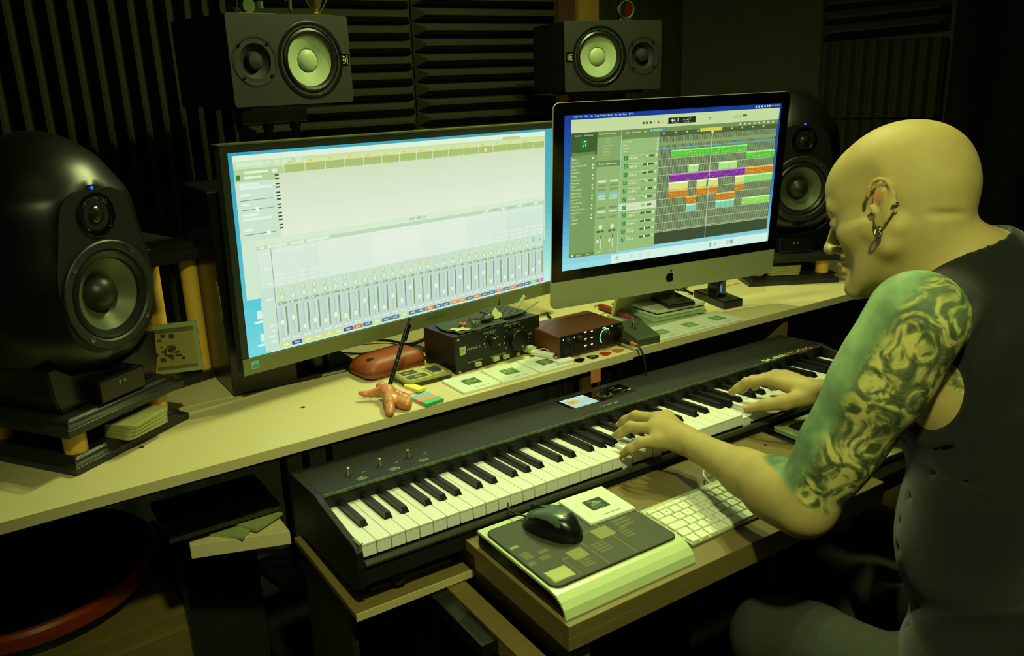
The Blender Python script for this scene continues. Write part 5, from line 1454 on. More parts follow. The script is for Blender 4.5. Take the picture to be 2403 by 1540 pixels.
# ---------------------------------------------------------------- small things on the boxy speakers
def on_sp(sx, sy, sz, rz, x, y, dz=0.6): 
    c0, s0 = math.cos(rz), math.sin(rz)
    return (sx + x * c0 - y * s0, sy + x * s0 + y * c0, sz + 210 + dz)
SPL = (340.8, 1058.6, 594, .204)
dk = thing('toy_drum_kit', on_sp(*SPL, -72, 40), 0.204, 'miniature drum kit on the boxy speaker above the wide monitor', 'toy')
MB().box(-46, 52, -24, 40, 0, 2).build('plinth', mat('toy_gold', (140, 146, 74), 0.3, metal=.6), dk)
MB().lathe([(16, -9), (16, 9)], 24, Matrix.Translation((-10, 0, 19)) @ Matrix.Rotation(math.pi / 2, 4, 'X')).build('bass_drum', mat('toy_shell', (74, 92, 56), 0.3), dk, smooth=True)
for x, y, r_0, z, h in ((24, 6, 10, 14, 16), (-18, 4, 8, 38, 12), (2, 6, 8, 38, 12)):
    MB().cyl((x, y, z), (x, y, z + h), r_0, 20).build('small_drum', MATS['toy_shell'], dk, smooth=True)
for x, y in ((-40, -6), (-26, 16), (16, -14), (36, 14)):
    MB().tube([(x - 6, y, 2), (x, y, 18), (x, y, 60)], 1.1, 6).build('cymbal_stand', CHROME, dk, smooth=True)
    MB().lathe([(14, 60), (2, 63), (0.01, 63)], 20, Matrix.Translation((x, y, 0))).build('cymbal', mat('toy_gold', (140, 146, 74), 0.3, metal=.6), dk, smooth=True)
tf_ = skin_fig('statuette', [(0, 0, 4, 5), (1, 0, 22, 4.5), (2, 0, 40, 6), (2, 0, 56, 7), (2, 0, 70, 5), (-8, 0, 50, 3), (-10, 0, 28, 2.6), (10, 0, 50, 3), (12, 2, 34, 2.6)], [(0, 1), (1, 2), (2, 3), (3, 4), (3, 5), (5, 6), (3, 7), (7, 8)], mat('verdigris', (96, 112, 66), 0.4, metal=.5), loc=on_sp(*SPL, 22, 24, 3), sub=1)
tag(tf_, 'thin greenish statuette between the toy drum kit and the gold cup', 'statuette')
cu_ = thing('gold_cup', on_sp(*SPL, 86, 14), 0.2, 'small gold fluted cup on the boxy speaker above the wide monitor', 'cup')
MB().lathe([(18, 0), (18, 3), (9, 5), (7, 8), (14, 20), (20, 38), (19, 39), (12, 20), (0.01, 10)], 12, cap=True).build('bowl', mat('brass', (150, 140, 60), 0.25, metal=0.8), cu_)
MB().rrect(-34, 34, -16, 20, 2, 0, .9).build('base', mat('brass', (150, 140, 60), 0.25, metal=0.8), cu_)
for sgn in (-1, 1):
    MB().tube([(sgn * 8, -6, 6), (sgn * 20, -8, 20), (sgn * 30, -8, 36)], 1.4, 6).build('handle', MATS['brass'], cu_, smooth=True)
SPR = (1395.8, 1109.3, 590.7, -.26)
mc = thing('round_gauge', on_sp(*SPR, 52, 26), -0.26, 'small round silver gauge with a dark red face on the far boxy speaker', 'gauge')
MB().rrect(-22, 26, -10, 16, 3, 0, 4).build('base', STEEL, mc, bevel=.6)
Mg = Matrix.Translation((3, 0, 32)) @ Matrix.Rotation(math.pi / 2, 4, 'X')
MB().lathe([(27, -8), (28, 4), (25.5, 7), (23, 4), (23, 2)], 40, Mg, cap=False).build('bezel', mat('old_silver', (120, 128, 86), 0.3, metal=.7), mc, smooth=True)
MB().lathe([(27, -8), (23.2, 2), (0.01, 2.4)], 36, Mg).build('face', mat('dark_red_glass', (60, 18, 14), 0.1, coat=.5), mc, smooth=True)
MB().box(-20, -2, -6, 14, 4, 66).build('dark_body', SATIN, mc, bevel=3)
# ---------------------------------------------------------------- signed-distance modelling for the man
class SDF:
    def __init__(s): s.p = []
    def cap(s, a, b, ra, rb, k=12, op='u', sq=None):
        s.p.append(('c', np.array(a, float), np.array(b, float), ra, rb, k, op)); return s
    def ell(s, c, r, R=None, k=12, op='u'):
        s.p.append(('e', np.array(c, float), np.array(r, float), R, None, k, op)); return s
    def chain(s, pts, k=8, op='u'):
        for i in range(len(pts) - 1):
            s.cap(pts[i][:3], pts[i + 1][:3], pts[i][3], pts[i + 1][3], k, op)
        return s
    def bbox(s, q):
        if q[0] == 'c':
            r = max(q[3], q[4]); return np.minimum(q[1], q[2]) - r, np.maximum(q[1], q[2]) + r
        r = np.max(q[2]); return q[1] - r, q[1] + r
    def field(s, lo, hi, h, noise=None):
        lo = np.array(lo, float); n = np.ceil((np.array(hi) - lo) / h).astype(int) + 1
        F = np.full(n, 60.0, dtype=np.float32)
        ax = [lo[i] + h * np.arange(n[i]) for i in range(3)]
        for q in s.p:
            a, b = s.bbox(q); m = max(26.0, q[5] * 1.2 + 4)
            i0 = np.maximum(0, np.floor((a - m - lo) / h).astype(int)); i1 = np.minimum(n, np.ceil((b + m - lo) / h).astype(int) + 1)
            if np.any(i1 <= i0): continue
            X = ax[0][i0[0]:i1[0]][:, None, None]; Y = ax[1][i0[1]:i1[1]][None, :, None]; Z = ax[2][i0[2]:i1[2]][None, None, :]
            if q[0] == 'c':
                A, B = q[1], q[2]; d = B - A; L = max(float(d @ d), 1e-6)
                t = ((X - A[0]) * d[0] + (Y - A[1]) * d[1] + (Z - A[2]) * d[2]) / L
                t = np.clip(t, 0, 1)
                D = np.sqrt((X - A[0] - t * d[0]) ** 2 + (Y - A[1] - t * d[1]) ** 2 + (Z - A[2] - t * d[2]) ** 2) - (q[3] + t * (q[4] - q[3]))
            else:
                dx, dy, dz = X - q[1][0], Y - q[1][1], Z - q[1][2]
                R = q[3]
                if R is not None:
                    lx = R[0][0] * dx + R[0][1] * dy + R[0][2] * dz
                    ly = R[1][0] * dx + R[1][1] * dy + R[1][2] * dz
                    lz = R[2][0] * dx + R[2][1] * dy + R[2][2] * dz
                else: lx, ly, lz = dx, dy, dz
                r = q[2]
                k0 = np.sqrt((lx / r[0]) ** 2 + (ly / r[1]) ** 2 + (lz / r[2]) ** 2)
                k1 = np.sqrt((lx / r[0] ** 2) ** 2 + (ly / r[1] ** 2) ** 2 + (lz / r[2] ** 2) ** 2) + 1e-9
                D = k0 * (k0 - 1.0) / k1
            sl = tuple(slice(i0[i], i1[i]) for i in range(3))
            f = F[sl]; k = q[5]
            if q[6] == 'u':
                hh = np.clip(0.5 + 0.5 * (f - D) / k, 0, 1)
                F[sl] = f + (D - f) * hh - k * hh * (1 - hh)
            else:
                hh = np.clip(0.5 - 0.5 * (f + D) / k, 0, 1)
                F[sl] = f + (-D - f) * hh + k * hh * (1 - hh)
        return F, lo, ax
    def mesh(s, lo, hi, h):
        """naive surface nets"""
        F, lo, ax = s.field(lo, hi, h)
        n = np.array(F.shape)
        ins = F < 0
        cells = np.zeros(n - 1, dtype=np.int8)
        for dx in (0, 1):
            for dy in (0, 1):
                for dz in (0, 1):
                    cells += ins[dx:n[0] - 1 + dx, dy:n[1] - 1 + dy, dz:n[2] - 1 + dz]
        act = (cells > 0) & (cells < 8)
        idx = np.full(n - 1, -1, dtype=np.int64)
        ci = np.argwhere(act)
        idx[act] = np.arange(len(ci))
        acc = np.zeros((len(ci), 3)); cnt = np.zeros(len(ci))
        offs = [(0, 0, 0), (1, 0, 0), (0, 1, 0), (1, 1, 0), (0, 0, 1), (1, 0, 1), (0, 1, 1), (1, 1, 1)]
        vals = [F[ci[:, 0] + o[0], ci[:, 1] + o[1], ci[:, 2] + o[2]].astype(float) for o in offs]
        for a, b in ((0, 1), (2, 3), (4, 5), (6, 7), (0, 2), (1, 3), (4, 6), (5, 7), (0, 4), (1, 5), (2, 6), (3, 7)):
            va, vb = vals[a], vals[b]; m = (va < 0) != (vb < 0)
            t = np.where(m, va / np.where(m, va - vb, 1), 0)
            oa, ob = np.array(offs[a], float), np.array(offs[b], float)
            acc += np.where(m[:, None], oa + t[:, None] * (ob - oa), 0); cnt += m
        V = lo + h * (ci + acc / cnt[:, None])
        faces = []
        for axis in range(3):
            u, w_ = (axis + 1) % 3, (axis + 2) % 3
            sl0 = [slice(None)] * 3; sl1 = [slice(None)] * 3
            sl0[axis] = slice(0, n[axis] - 1); sl1[axis] = slice(1, n[axis])
            a = ins[tuple(sl0)]; b = ins[tuple(sl1)]
            ch = np.argwhere(a != b)
            ok = (ch[:, u] > 0) & (ch[:, w_] > 0) & (ch[:, u] < n[u] - 1) & (ch[:, w_] < n[w_] - 1)
            ch = ch[ok]
            s0 = a[ch[:, 0], ch[:, 1], ch[:, 2]]
            def at(du, dw):
                c = ch.copy(); c[:, u] += du; c[:, w_] += dw; return idx[c[:, 0], c[:, 1], c[:, 2]]
            qd = np.stack([at(-1, -1), at(0, -1), at(0, 0), at(-1, 0)], 1)
            qd[~s0] = qd[~s0][:, ::-1]
            faces.append(qd)
        Fq = np.concatenate(faces)
        Fq = Fq[(Fq >= 0).all(1)]
        return V, Fq

def np_object(name, parts, m, parent=None, loc=None, smooth_iter=0, color=None, origin=(0, 0, 0)):
    """parts: list of (V, F) in world mm; joined into one mesh object"""
    Vs, Fs, off = [], [], 0
    for V, F in parts:
        Vs.append(V); Fs.append(F + off); off += len(V)
    V = np.concatenate(Vs); F = np.concatenate(Fs)
    me = bpy.data.meshes.new(name)
    me.vertices.add(len(V)); me.loops.add(len(F) * 4); me.polygons.add(len(F))
    co = (V - np.array(origin, float)) * MM
    me.vertices.foreach_set('co', co.astype(np.float32).ravel())
    me.loops.foreach_set('vertex_index', F.astype(np.int32).ravel())
    me.polygons.foreach_set('loop_start', np.arange(0, len(F) * 4, 4, dtype=np.int32))
    me.polygons.foreach_set('use_smooth', np.ones(len(F), dtype=bool))
    me.update(calc_edges=True)
    me.validate()
    if color is not None:
        at = me.color_attributes.new('Col', 'FLOAT_COLOR', 'POINT')
        c = color(V); buf = np.ones((len(V), 4), dtype=np.float32); buf[:, :3] = c
        at.data.foreach_set('color', buf.ravel())
    me.materials.append(m)
    o = bpy.data.objects.new(name, me); COL.objects.link(o)
    if parent is not None: o.parent = parent
    else: o.location = P(*origin)
    if smooth_iter:
        sm = o.modifiers.new('smooth', 'SMOOTH'); sm.factor = 0.5; sm.iterations = smooth_iter
    return o

# the orange figure that holds the pen
fs = SDF()
fs.cap((206, 320, 76), (212, 352, 80), 11, 13, 6).cap((212, 352, 80), (213, 366, 80), 14, 9, 8)
fs.ell((219, 394, 76), (10.5, 11.5, 10), None, 5)
fs.chain([(203, 366, 80, 8), (190, 376, 74, 6.5), (178, 381, 74, 5), (172, 386, 76, 4.4)], 5)
fs.chain([(222, 362, 79, 8), (232, 342, 72, 6.5), (231, 322, 68, 5.6), (226, 312, 66.5, 5)], 5)
fs.chain([(201, 322, 77, 10), (194, 305, 78, 8.5), (188, 290, 70, 8), (183, 281, 67, 7.6)], 6)
fs.chain([(211, 320, 76, 10), (216, 300, 72, 9), (222, 291, 69, 8), (230, 297, 76, 7.4)], 6)
ph = np_object('pen_holder', [fs.mesh((160, 268, 58), (246, 410, 100), 1.5)], mat('orange_clay', (196, 128, 70), 0.35, var=0.08, scale=30), smooth_iter=2)
tag(ph, 'small orange figure lying face down as a pen holder, black pen in its back', 'pen holder')

# ---------------------------------------------------------------- the man
man = thing('person', (0, 0, 0), 0, 'bald man in a black sleeveless shirt and jeans playing the stage piano, left arm tattooed', 'person')
O = np.array([746.8, -313.7, 446.4])
hy, hp_, hr_ = -0.213, 0.326, -0.221
f_ = np.array([math.sin(hy) * math.cos(hp_), math.cos(hy) * math.cos(hp_), -math.sin(hp_)])
r0_ = np.array([math.cos(hy), -math.sin(hy), 0.0]); u0_ = np.cross(r0_, f_)
rr_ = math.cos(hr_) * r0_ + math.sin(hr_) * u0_; uu_ = np.cross(rr_, f_)
HR = np.array([rr_, f_, uu_])
def H(x, y, z): return O + x * rr_ + y * f_ + z * uu_
def Hell(s, c, r, k=12, op='u', rot=None):
    R = HR if rot is None else rot @ HR
    s.ell(H(*c), r, R, k, op)
def Hcap(s, a, b, ra, rb, k=10, op='u'): s.cap(H(*a), H(*b), ra, rb, k, op)
def rx_(a): c, s_ = math.cos(a), math.sin(a); return np.array([[1, 0, 0], [0, c, s_], [0, -s_, c]])
def rz_(a): c, s_ = math.cos(a), math.sin(a); return np.array([[c, s_, 0], [-s_, c, 0], [0, 0, 1]])
def ry_(a): c, s_ = math.cos(a), math.sin(a); return np.array([[c, 0, -s_], [0, 1, 0], [s_, 0, c]])

hd_ = SDF()
Hell(hd_, (0, -10, 36), (77, 100, 82), 10)                 # cranium
Hell(hd_, (0, -30, 10), (74, 78, 70), 14)                  # back of the head
Hell(hd_, (0, 40, 30), (64, 62, 64), 14)                   # forehead
Hell(hd_, (0, 34, -35), (61, 56, 70), 16)                  # mid face
Hell(hd_, (0, 40, -86), (46, 46, 34), 16)                  # lower face
Hcap(hd_, (0, 80, -112), (0, 74, -104), 15, 20, 12)        # chin
for s_ in (-1, 1):
    Hcap(hd_, (s_ * 57, 0, -62), (s_ * 22, 74, -112), 14, 13, 16)   # jaw line
    Hcap(hd_, (s_ * 60, 2, -30), (s_ * 57, 0, -64), 12, 14, 14)
    Hcap(hd_, (s_ * 10, 93, 7), (s_ * 44, 78, 11), 8, 8, 12)        # brow
    Hcap(hd_, (s_ * 44, 58, -34), (s_ * 60, 26, -32), 12, 10, 30)    # cheekbone
    Hell(hd_, (s_ * 34, 99, -12), (15, 13, 9), 12, 's')           # eye socket
    Hell(hd_, (s_ * 31, 79, -12), (13, 13, 12.5), 3)                # eyeball and lid
    Hell(hd_, (s_ * 40, 76, -66), (16, 9, 20), 18, 's')            # hollow cheek
    Hell(hd_, (s_ * 82, 48, 22), (8, 34, 26), 26, 's')             # temple
Hcap(hd_, (0, 94, 0), (0, 112, -38), 6.5, 8, 9)            # nose
Hell(hd_, (0, 112, -43), (11, 10.5, 8.5), None or 6)
for s_ in (-1, 1):
    Hell(hd_, (s_ * 11, 102, -46), (7.5, 10, 7), 4)
    Hell(hd_, (s_ * 6.5, 107, -53), (3, 5, 4), 2, 's')
Hcap(hd_, (-16, 91, -71), (0, 99, -69), 4.5, 6, 6)
Hcap(hd_, (16, 91, -71), (0, 99, -69), 4.5, 6, 6)
Hcap(hd_, (-14, 89, -81), (0, 96, -82), 5, 6.5, 6)
Hcap(hd_, (14, 89, -81), (0, 96, -82), 5, 6.5, 6)
Hcap(hd_, (-20, 92, -76), (20, 92, -76), 1.5, 1.5, 3, 's')
Hell(hd_, (0, 96, -94), (18, 8, 6), 8, 's')
# nape folds and neck
neckA = H(0, -34, -40); neckB = np.array([768.0, -392.0, 358.0])
hd_.cap(neckA, neckB, 58, 53, 20)
hd_.cap(H(0, 10, -70), np.array([770.0, -370.0, 350.0]), 44, 58, 26)
for s_ in (-1, 1):   # neck muscles
    hd_.cap(H(s_ * 62, -18, -42), np.array([765.0 + s_ * 20, -345.0, 330.0]), 15, 14, 16)
hd_.cap(H(-60, -62, -34), H(-14, -102, -40), 2.2, 2.2, 9, 's')
# ears
for s_ in (-1, 1):
    Re = ry_(-s_ * 0.16) @ rz_(s_ * 0.42)
    Hell(hd_, (s_ * 83, -12, -8), (6.5, 19, 31), 4, rot=Re)
    for i in range(9):     # helix rim
        a0 = math.radians(-50 + 27 * i); a1 = math.radians(-50 + 27 * (i + 1))
        def rimp(a): return (s_ * (89 + 3 * math.sin(a)), -13 - 17.5 * math.cos(a) * 1.0, -3 + 27 * math.sin(a))
        if i < 8: Hcap(hd_, rimp(a0), rimp(a1), 3.4, 3.4, 2.5)
    Hell(hd_, (s_ * 93, -9, 4), (6, 10, 15), 3, 's', rot=Re)
    Hell(hd_, (s_ * 91, -3, -12), (7, 7.5, 9), 3, 's', rot=Re)
    Hcap(hd_, (s_ * 89, -17, 4), (s_ * 89, -14, -20), 3, 3.4, 3)
    Hcap(hd_, (s_ * 86, 3, -10), (s_ * 86, 2, -18), 3.6, 3.4, 3)
    Hell(hd_, (s_ * 84, -4, -34), (5, 8, 10), 4)

# torso skeleton
Fv = np.array([-0.2, 0.98, 0.0]); Rv = np.array([0.98, 0.2, 0.0])
TR = np.array([Rv, Fv, [0, 0, 1.0]])
lean = rx_(0.30)
SL = np.array([585.0, -455.0, 332.0]); SR_ = np.array([970.0, -372.0, 288.0])
NB = np.array([786.0, -428.0, 324.0])
EL = np.array([505.0, -368.0, 62.0]); ER = np.array([1085.0, -270.0, 60.0])
def torso(s, d, k=30):
    s.ell((782, -450, 215), (172 + d, 112 + d, 150 + d), lean @ TR, k)
    s.ell((755, -495, 30), (150 + d, 112 + d, 190 + d), rx_(0.15) @ TR, k)
    s.ell((733, -545, -190), (165 + d, 125 + d, 120 + d), TR, k)
    for S_0 in (SL, SR_):
        s.cap(NB, S_0 + np.array([0, 0, 6]), 46 + d, 42 + d, 24)
    s.cap((800, -410, 330), (785, -400, 200), 95 + d, 100 + d, 30)
    return s
body = SDF()
body.p += hd_.p
torso(body, -5)
# left arm (tattooed)
def arm(s, S0, E0, side):
    d = (E0 - S0); L = np.linalg.norm(d); d /= L
    out = -Rv * side
    s.cap(S0 + np.array([0, 0, 2]), S0 + d * 95 + out * 8, 62, 58, 20)             # deltoid
    s.cap(S0 + d * 70, S0 + d * 190, 54, 52, 20)
    s.cap(S0 + d * 110 + Fv * 12, S0 + d * 235 + Fv * 4, 40, 40, 16)               # biceps
    s.cap(S0 + d * 80 - Fv * 18, S0 + d * 230 - Fv * 8, 42, 38, 16)                # triceps
    s.cap(S0 + d * 200, E0, 46, 43, 16)
arm(body, SL, EL, 1); arm(body, SR_, ER, -1)
WL = np.array([557.0, -104.0, 42.0]); WR = np.array([904.0, -73.0, 42.0])
def forearm(s, E0, W0):
    d = W0 - E0; L = np.linalg.norm(d); d /= L
    s.cap(E0, E0 + d * 60, 43, 46, 16)
    s.cap(E0 + d * 40 + np.array([0, 0, 2.0]), E0 + d * 130, 45, 36, 16)
    s.cap(E0 + d * 120, W0 - d * 18, 35, 24, 14)
    s.cap(W0 - d * 22, W0, 23.5, 21, 10)
forearm(body, EL, WL); forearm(body, ER, WR)
# hands
def finger(s, pts, rs, k=4):
    for i in range(len(pts) - 1):
        s.cap(pts[i], pts[i + 1], rs[i], rs[i + 1], k)
def hand(s, W0, mcps, fingers, thumb):
    # palm
    for m_ in mcps: s.cap(W0 + (np.array(m_) - W0) * .12, m_, 17, 12.5, 12)
    for a, b in zip(mcps[:-1], mcps[1:]): s.cap(a, b, 11.5, 11.5, 9)
    mid = (np.array(mcps[1]) + np.array(mcps[2])) / 2
    s.cap(W0 + (mid - W0) * .2, W0 + (mid - W0) * .75, 19, 15, 14)
    for m_, f2 in zip(mcps, fingers):
        finger(s, [m_] + f2, (11.2, 9.4, 8.4, 7.4), 5)
    finger(s, thumb, (17, 14.5, 11, 8.8), 8)
handL = ([(529, -50, 36), (543, -26, 47), (565, -8, 52), (588, -8, 51)],
         [[(503, -34, 35), (490, -24, 23), (487, -10, 10)],
          [(520, 12, 44), (513, 29, 27), (512, 40, 19)],
          [(556, 38, 47), (550, 60, 32), (547, 70, 21)],
          [(575, 34, 40), (566, 46, 22), (564, 48, 10)]],
         [(568, -84, 34), (592, -55, 27), (590, -25, 20), (578, 0, 11)])
hand(body, WL, *handL)
handR = ([(872, 6, 54), (895, 6, 54), (916, 0, 50), (933, -12, 44)],
         [[(835, 28, 50), (829, 44, 34), (829, 58, 21)],
          [(862, 36, 46), (854, 50, 28), (852, 54, 20)],
          [(900, 38, 42), (893, 52, 26), (890, 54, 18)],
          [(930, 22, 36), (926, 36, 20), (924, 38, 14)]],
         [(888, -66, 34), (846, -58, 32), (822, -32, 24), (806, -4, 11)])
hand(body, WR, *handR)

SKIN = bpy.data.materials.new('skin')
def build_skin():
    m = SKIN; m.use_nodes = True; nt = m.node_tree; b = nt.nodes['Principled BSDF']
    a = nt.nodes.new('ShaderNodeAttribute'); a.attribute_name = 'Col'
    tc = nt.nodes.new('ShaderNodeTexCoord')
    # mottling of the skin
    nz = nt.nodes.new('ShaderNodeTexNoise'); nz.inputs['Scale'].default_value = 28; nz.inputs['Detail'].default_value = 6
    nt.links.new(tc.outputs['Object'], nz.inputs['Vector'])
    s1 = nt.nodes.new('ShaderNodeMix'); s1.data_type = 'RGBA'
    s1.inputs[6].default_value = (*lin((160, 140, 84)), 1); s1.inputs[7].default_value = (*lin((186, 166, 104)), 1)
    nt.links.new(nz.outputs[0], s1.inputs[0])
    # tattoo ink: swirls with pale gaps in the middle, flat teal outside
    wv = nt.nodes.new('ShaderNodeTexNoise'); wv.inputs['Scale'].default_value = 24; wv.inputs['Detail'].default_value = 3.5; wv.inputs['Distortion'].default_value = 2.6
    nt.links.new(tc.outputs['Object'], wv.inputs['Vector'])
    rmp = nt.nodes.new('ShaderNodeValToRGB')
    el = rmp.color_ramp.elements
    el[0].position = 0.36; el[0].color = (*lin((66, 78, 52)), 1)
    el[1].position = 0.60; el[1].color = (*lin((196, 188, 112)), 1)
    e2 = el.new(0.47); e2.color = (*lin((104, 112, 70)), 1)
    e3 = el.new(0.53); e3.color = (*lin((164, 160, 94)), 1)
    nt.links.new(wv.outputs[0], rmp.inputs[0])
    wv2 = nt.nodes.new('ShaderNodeTexNoise'); wv2.inputs['Scale'].default_value = 14; wv2.inputs['Detail'].default_value = 5
    nt.links.new(tc.outputs['Object'], wv2.inputs['Vector'])
    rm2 = nt.nodes.new('ShaderNodeValToRGB'); el = rm2.color_ramp.elements
    el[0].position = 0.35; el[0].color = (*lin((74, 104, 76)), 1); el[1].position = 0.7; el[1].color = (*lin((150, 180, 128)), 1)
    nt.links.new(wv2.outputs[0], rm2.inputs[0])
    sp = nt.nodes.new('ShaderNodeSeparateColor'); nt.links.new(a.outputs[0], sp.inputs[0])
    tm = nt.nodes.new('ShaderNodeMix'); tm.data_type = 'RGBA'      # teal versus swirls (green channel)
    nt.links.new(sp.outputs[1], tm.inputs[0]); nt.links.new(rmp.outputs[0], tm.inputs[6]); nt.links.new(rm2.outputs[0], tm.inputs[7])
    fm = nt.nodes.new('ShaderNodeMix'); fm.data_type = 'RGBA'      # bare skin versus tattoo (red channel)
    nt.links.new(sp.outputs[0], fm.inputs[0]); nt.links.new(s1.outputs[2], fm.inputs[6]); nt.links.new(tm.outputs[2], fm.inputs[7])
    rd = nt.nodes.new('ShaderNodeMix'); rd.data_type = 'RGBA'      # redder ears and fingertips (blue channel)
    nt.links.new(sp.outputs[2], rd.inputs[0]); nt.links.new(fm.outputs[2], rd.inputs[6]); rd.inputs[7].default_value = (*lin((190, 104, 58)), 1)
    nt.links.new(rd.outputs[2], b.inputs['Base Color'])
    b.inputs['Roughness'].default_value = 0.62
    b.inputs['Specular IOR Level'].default_value = 0.3
    b.inputs['Subsurface Weight'].default_value = 0.12
    b.inputs['Subsurface Radius'].default_value = (0.01, 0.004, 0.002)
    b.inputs['Subsurface Scale'].default_value = 0.6
    n3 = nt.nodes.new('ShaderNodeTexNoise'); n3.inputs['Scale'].default_value = 260
    nt.links.new(tc.outputs['Object'], n3.inputs['Vector'])
    bp = nt.nodes.new('ShaderNodeBump'); bp.inputs['Strength'].default_value = 0.12; bp.inputs['Distance'].default_value = 0.001
    nt.links.new(n3.outputs[0], bp.inputs['Height']); nt.links.new(bp.outputs[0], b.inputs['Normal'])
build_skin()
def sstep(x, a, b):
    t = np.clip((x - a) / (b - a), 0, 1); return t * t * (3 - 2 * t)
def skin_color(V):
    d = EL - SL; L = np.linalg.norm(d); d = d / L
    t = (V - SL) @ d
    rad = np.linalg.norm(V - SL - t[:, None] * d, axis=1)
    onarm = (rad < 100) & (t > -75) & (t < L + 75)
    # only the left arm, and not the chest behind the arm-hole
    side = (V - SL) @ Rv
    wob = 7 * np.sin(V[:, 0] * .07) * np.sin(V[:, 2] * .06 + 1)
    lower = 1 - sstep(t + wob, L - 26, L - 16)
    near = 1 - sstep(side, 28, 60)
    low = 1 - sstep(rad, 60, 66)
    tat = np.where(onarm, lower * np.where(t < 90, near, 1) * np.where((t > 60) & (side > 0), low, 1), 0)
    # angle round the arm: front/outer face teal, middle swirls
    fr = (V - SL - t[:, None] * d) @ Fv
    teal = np.clip(sstep(fr, -6, 16) + sstep(t, 0, -50) * .3, 0, 1)
    red = np.zeros(len(V))
    for s_ in (-1, 1):
        c = H(s_ * 90, -6, 2); dd = np.linalg.norm(V - c, axis=1); red = np.maximum(red, np.exp(-(dd / 11) ** 2) * .9)
    return np.stack([tat, teal, red], 1)

def clip_parts(sdf, boxes):
    return [sdf.mesh(lo, hi, h) for lo, hi, h in boxes]
parts = [body.mesh((400, -600, -10), (1180, 96, 585), 3.0)]
skin_o = np_object('body', parts, SKIN, man, smooth_iter=2, color=skin_color)
# nails on the fingers that show
nl = MB()
for pts_, rr0 in ((handL[1][0], 7.4), (handL[1][1], 7.4), (handL[1][2], 7.4), (handR[1][0], 7.4), ([handR[2][2], handR[2][3]], 8.6)):
    a, b_ = np.array(pts_[-2], float), np.array(pts_[-1], float); d = (b_ - a) / np.linalg.norm(b_ - a)
    up = np.array([-.35, .0, 1.0]) - d * (np.array([-.35, 0, 1.0]) @ d); up /= np.linalg.norm(up); sd = np.cross(d, up)
    M_ = Matrix(((sd[0], d[0], up[0], 0), (sd[1], d[1], up[1], 0), (sd[2], d[2], up[2], 0), (0, 0, 0, 1)))
    c = b_ + up * (rr0 - 2.2) + d * 1.5
    M_.translation = Vector(c)
    nl.ell((0, 0, 0), (rr0 * .66, 6.2, 2.2), 12, 8, M_)
nl.build('nails', mat('nail', (206, 168, 116), 0.25), man, smooth=True)['kind'] = 'stuff'

# sleeveless shirt
sh2 = SDF(); torso(sh2, 3)
for S0, side in ((SL, -1), (SR_, 1)):
    a = S0 + Rv * side * -14
    sh2.ell(S0 + np.array([0, 0, -62]) + Rv * side * (20 if side < 0 else 44), (66, 92, 142), (ry_(side * 0.10) @ rx_(0.12) @ TR), 6, 's')
sh2.ell(np.array([778, -380, 418.0]), (66, 72, 56), rx_(0.35) @ TR, 6, 's')
for i in range(9):   # soft creases
    z_0 = 170 - i * 42
    sh2.cap((620 + i * 6, -560 + i * 3, z_0), (640, -420, z_0 - 26), 3, 2, 8, 's')
SHIRT = mat('black_jersey', (14, 16, 11), 0.85, spec=0.25, var=0.15, scale=60, bump=0.25, bscale=900, sheen=0.2)
np_object('tank_top', [sh2.mesh((530, -720, -300), (1010, -250, 440), 5.0)], SHIRT, man, smooth_iter=3)

# jeans, shoes
jn = SDF()
jn.ell((733, -545, -225), (172, 135, 105), TR, 30)
KL = np.array([588.0, -268.0, -252.0]); KR = np.array([905.0, -190.0, -250.0])
jn.chain([(655, -560, -262, 92), (600, -330, -245, 72), (*KL, 66)], 24)
jn.chain([(815, -540, -262, 92), (890, -300, -250, 72), (*KR, 66)], 24)
jn.chain([(*KL, 64), (600, -262, -420, 58), (606, -290, -690, 52)], 20)
jn.chain([(*KR, 64), (905, -190, -420, 58), (910, -220, -690, 52)], 20)
np_object('jeans', [jn.mesh((480, -740, -745), (1060, -90, -80), 7.0)], mat('blue_black_denim', (44, 50, 40), 0.9, var=0.2, scale=200, bump=0.3, bscale=1500), man, smooth_iter=3)
for x, y in ((606, -290), (910, -220)):
    b = SDF(); b.chain([(x, y, -704, 44), (x - 10, y + 70, -716, 38), (x - 26, y + 150, -722, 32)], 18)
    V_, F_ = b.mesh((x - 100, y - 60, -770), (x + 60, y + 200, -640), 5.0); V_[:, 2] = np.maximum(V_[:, 2], -749.5)
    np_object('shoe', [(V_, F_)], SATIN, man, smooth_iter=1)
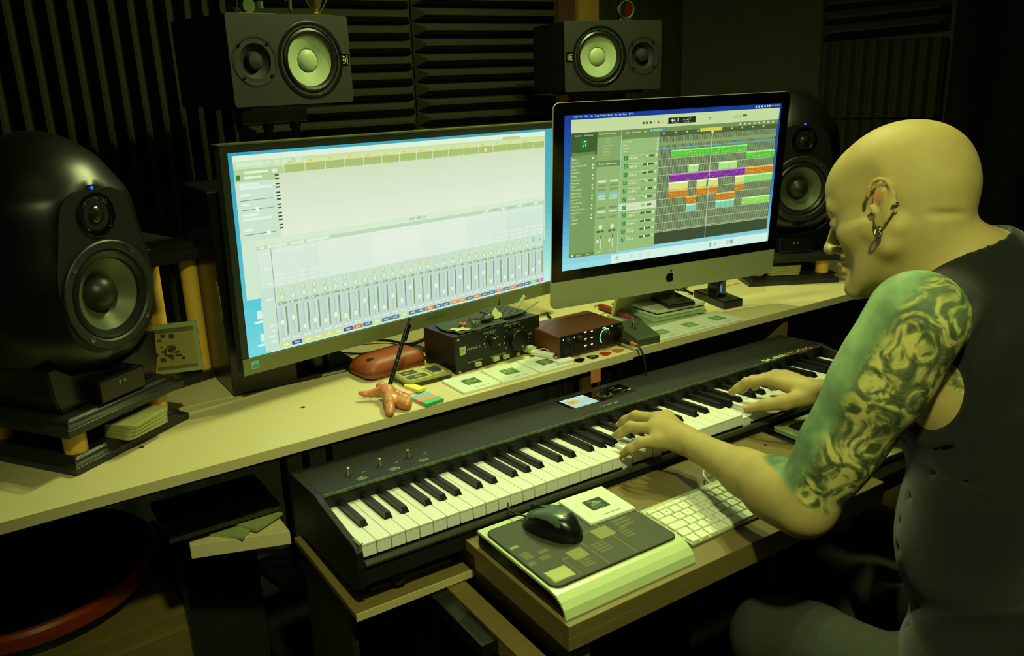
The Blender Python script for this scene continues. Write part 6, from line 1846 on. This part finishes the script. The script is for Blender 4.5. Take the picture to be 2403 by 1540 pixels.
# jewellery
def ring_at(c, nrm, R0, r0, name, parent, m):
    nrm = np.array(nrm, float); nrm /= np.linalg.norm(nrm)
    a = np.cross(nrm, [0, 0, 1.0]); a /= np.linalg.norm(a); b_ = np.cross(nrm, a)
    pts_ = [tuple(np.array(c) + R0 * (math.cos(t) * a + math.sin(t) * b_)) for t in np.linspace(0, 2 * math.pi, 25)]
    return MB().tube(pts_, r0, 8).build(name, m, parent, smooth=True)
SILVER = mat('silver', (225, 222, 190), 0.15, metal=1.0)
ring_at(H(-90, -30, -18), f_ * .5 + uu_ * .8, 6.5, 1.3, 'upper_earring', man, SILVER)
ring_at(H(-89, -6, -46), f_ * .9 - rr_ * .35, 7.0, 1.5, 'lower_earring', man, SILVER)
ring_at(H(-90, -2, -50), f_ * .7 + rr_ * .6, 5.0, 1.7, 'lobe_hoop', man, SILVER)
# neck chain: a loop of links around the base of the neck
cb = []
NC = np.array([768.0, -392.0, 384.0])
nn = (neckB - neckA); nn /= np.linalg.norm(nn)
nn = nn * .75 + np.array([0.05, .10, -.45]); nn /= np.linalg.norm(nn)
a1 = np.cross(nn, [0, 0, 1.0]); a1 /= np.linalg.norm(a1); b1 = np.cross(nn, a1)
ch_ = MB()
for k in range(74):
    t = 2 * math.pi * k / 74
    c = NC + 60 * math.cos(t) * a1 + 60 * math.sin(t) * b1
    tg = -math.sin(t) * a1 + math.cos(t) * b1; w2 = nn if k % 2 else (math.cos(t) * a1 + math.sin(t) * b1)
    pts_ = [tuple(c + 4.3 * math.cos(q_) * tg + 2.5 * math.sin(q_) * w2) for q_ in np.linspace(0, 2 * math.pi, 11)]
    ch_.tube(pts_, 1.0, 5)
ch_.build('neck_chain', SILVER, man, smooth=True)['kind'] = 'stuff'
# fine hair along the forearm is left to the skin's own relief

# the stool under him (below the frame)
sl_ = thing('stool', (735, -548, -750), 0, 'round black stool under the bald man', 'stool')
MB().lathe([(150, 0), (165, 4), (168, 20), (168, 34), (155, 40), (0.01, 40)], 40, Matrix.Translation((0, 0, 345))).build('seat', SATIN, sl_, smooth=True)
MB().cyl((0, 0, 30), (0, 0, 345), 22, 20).build('column', STEEL, sl_, smooth=True)
MB().lathe([(210, 0), (210, 10), (40, 30), (0.01, 30)], 40).build('foot', SATIN, sl_, smooth=True)
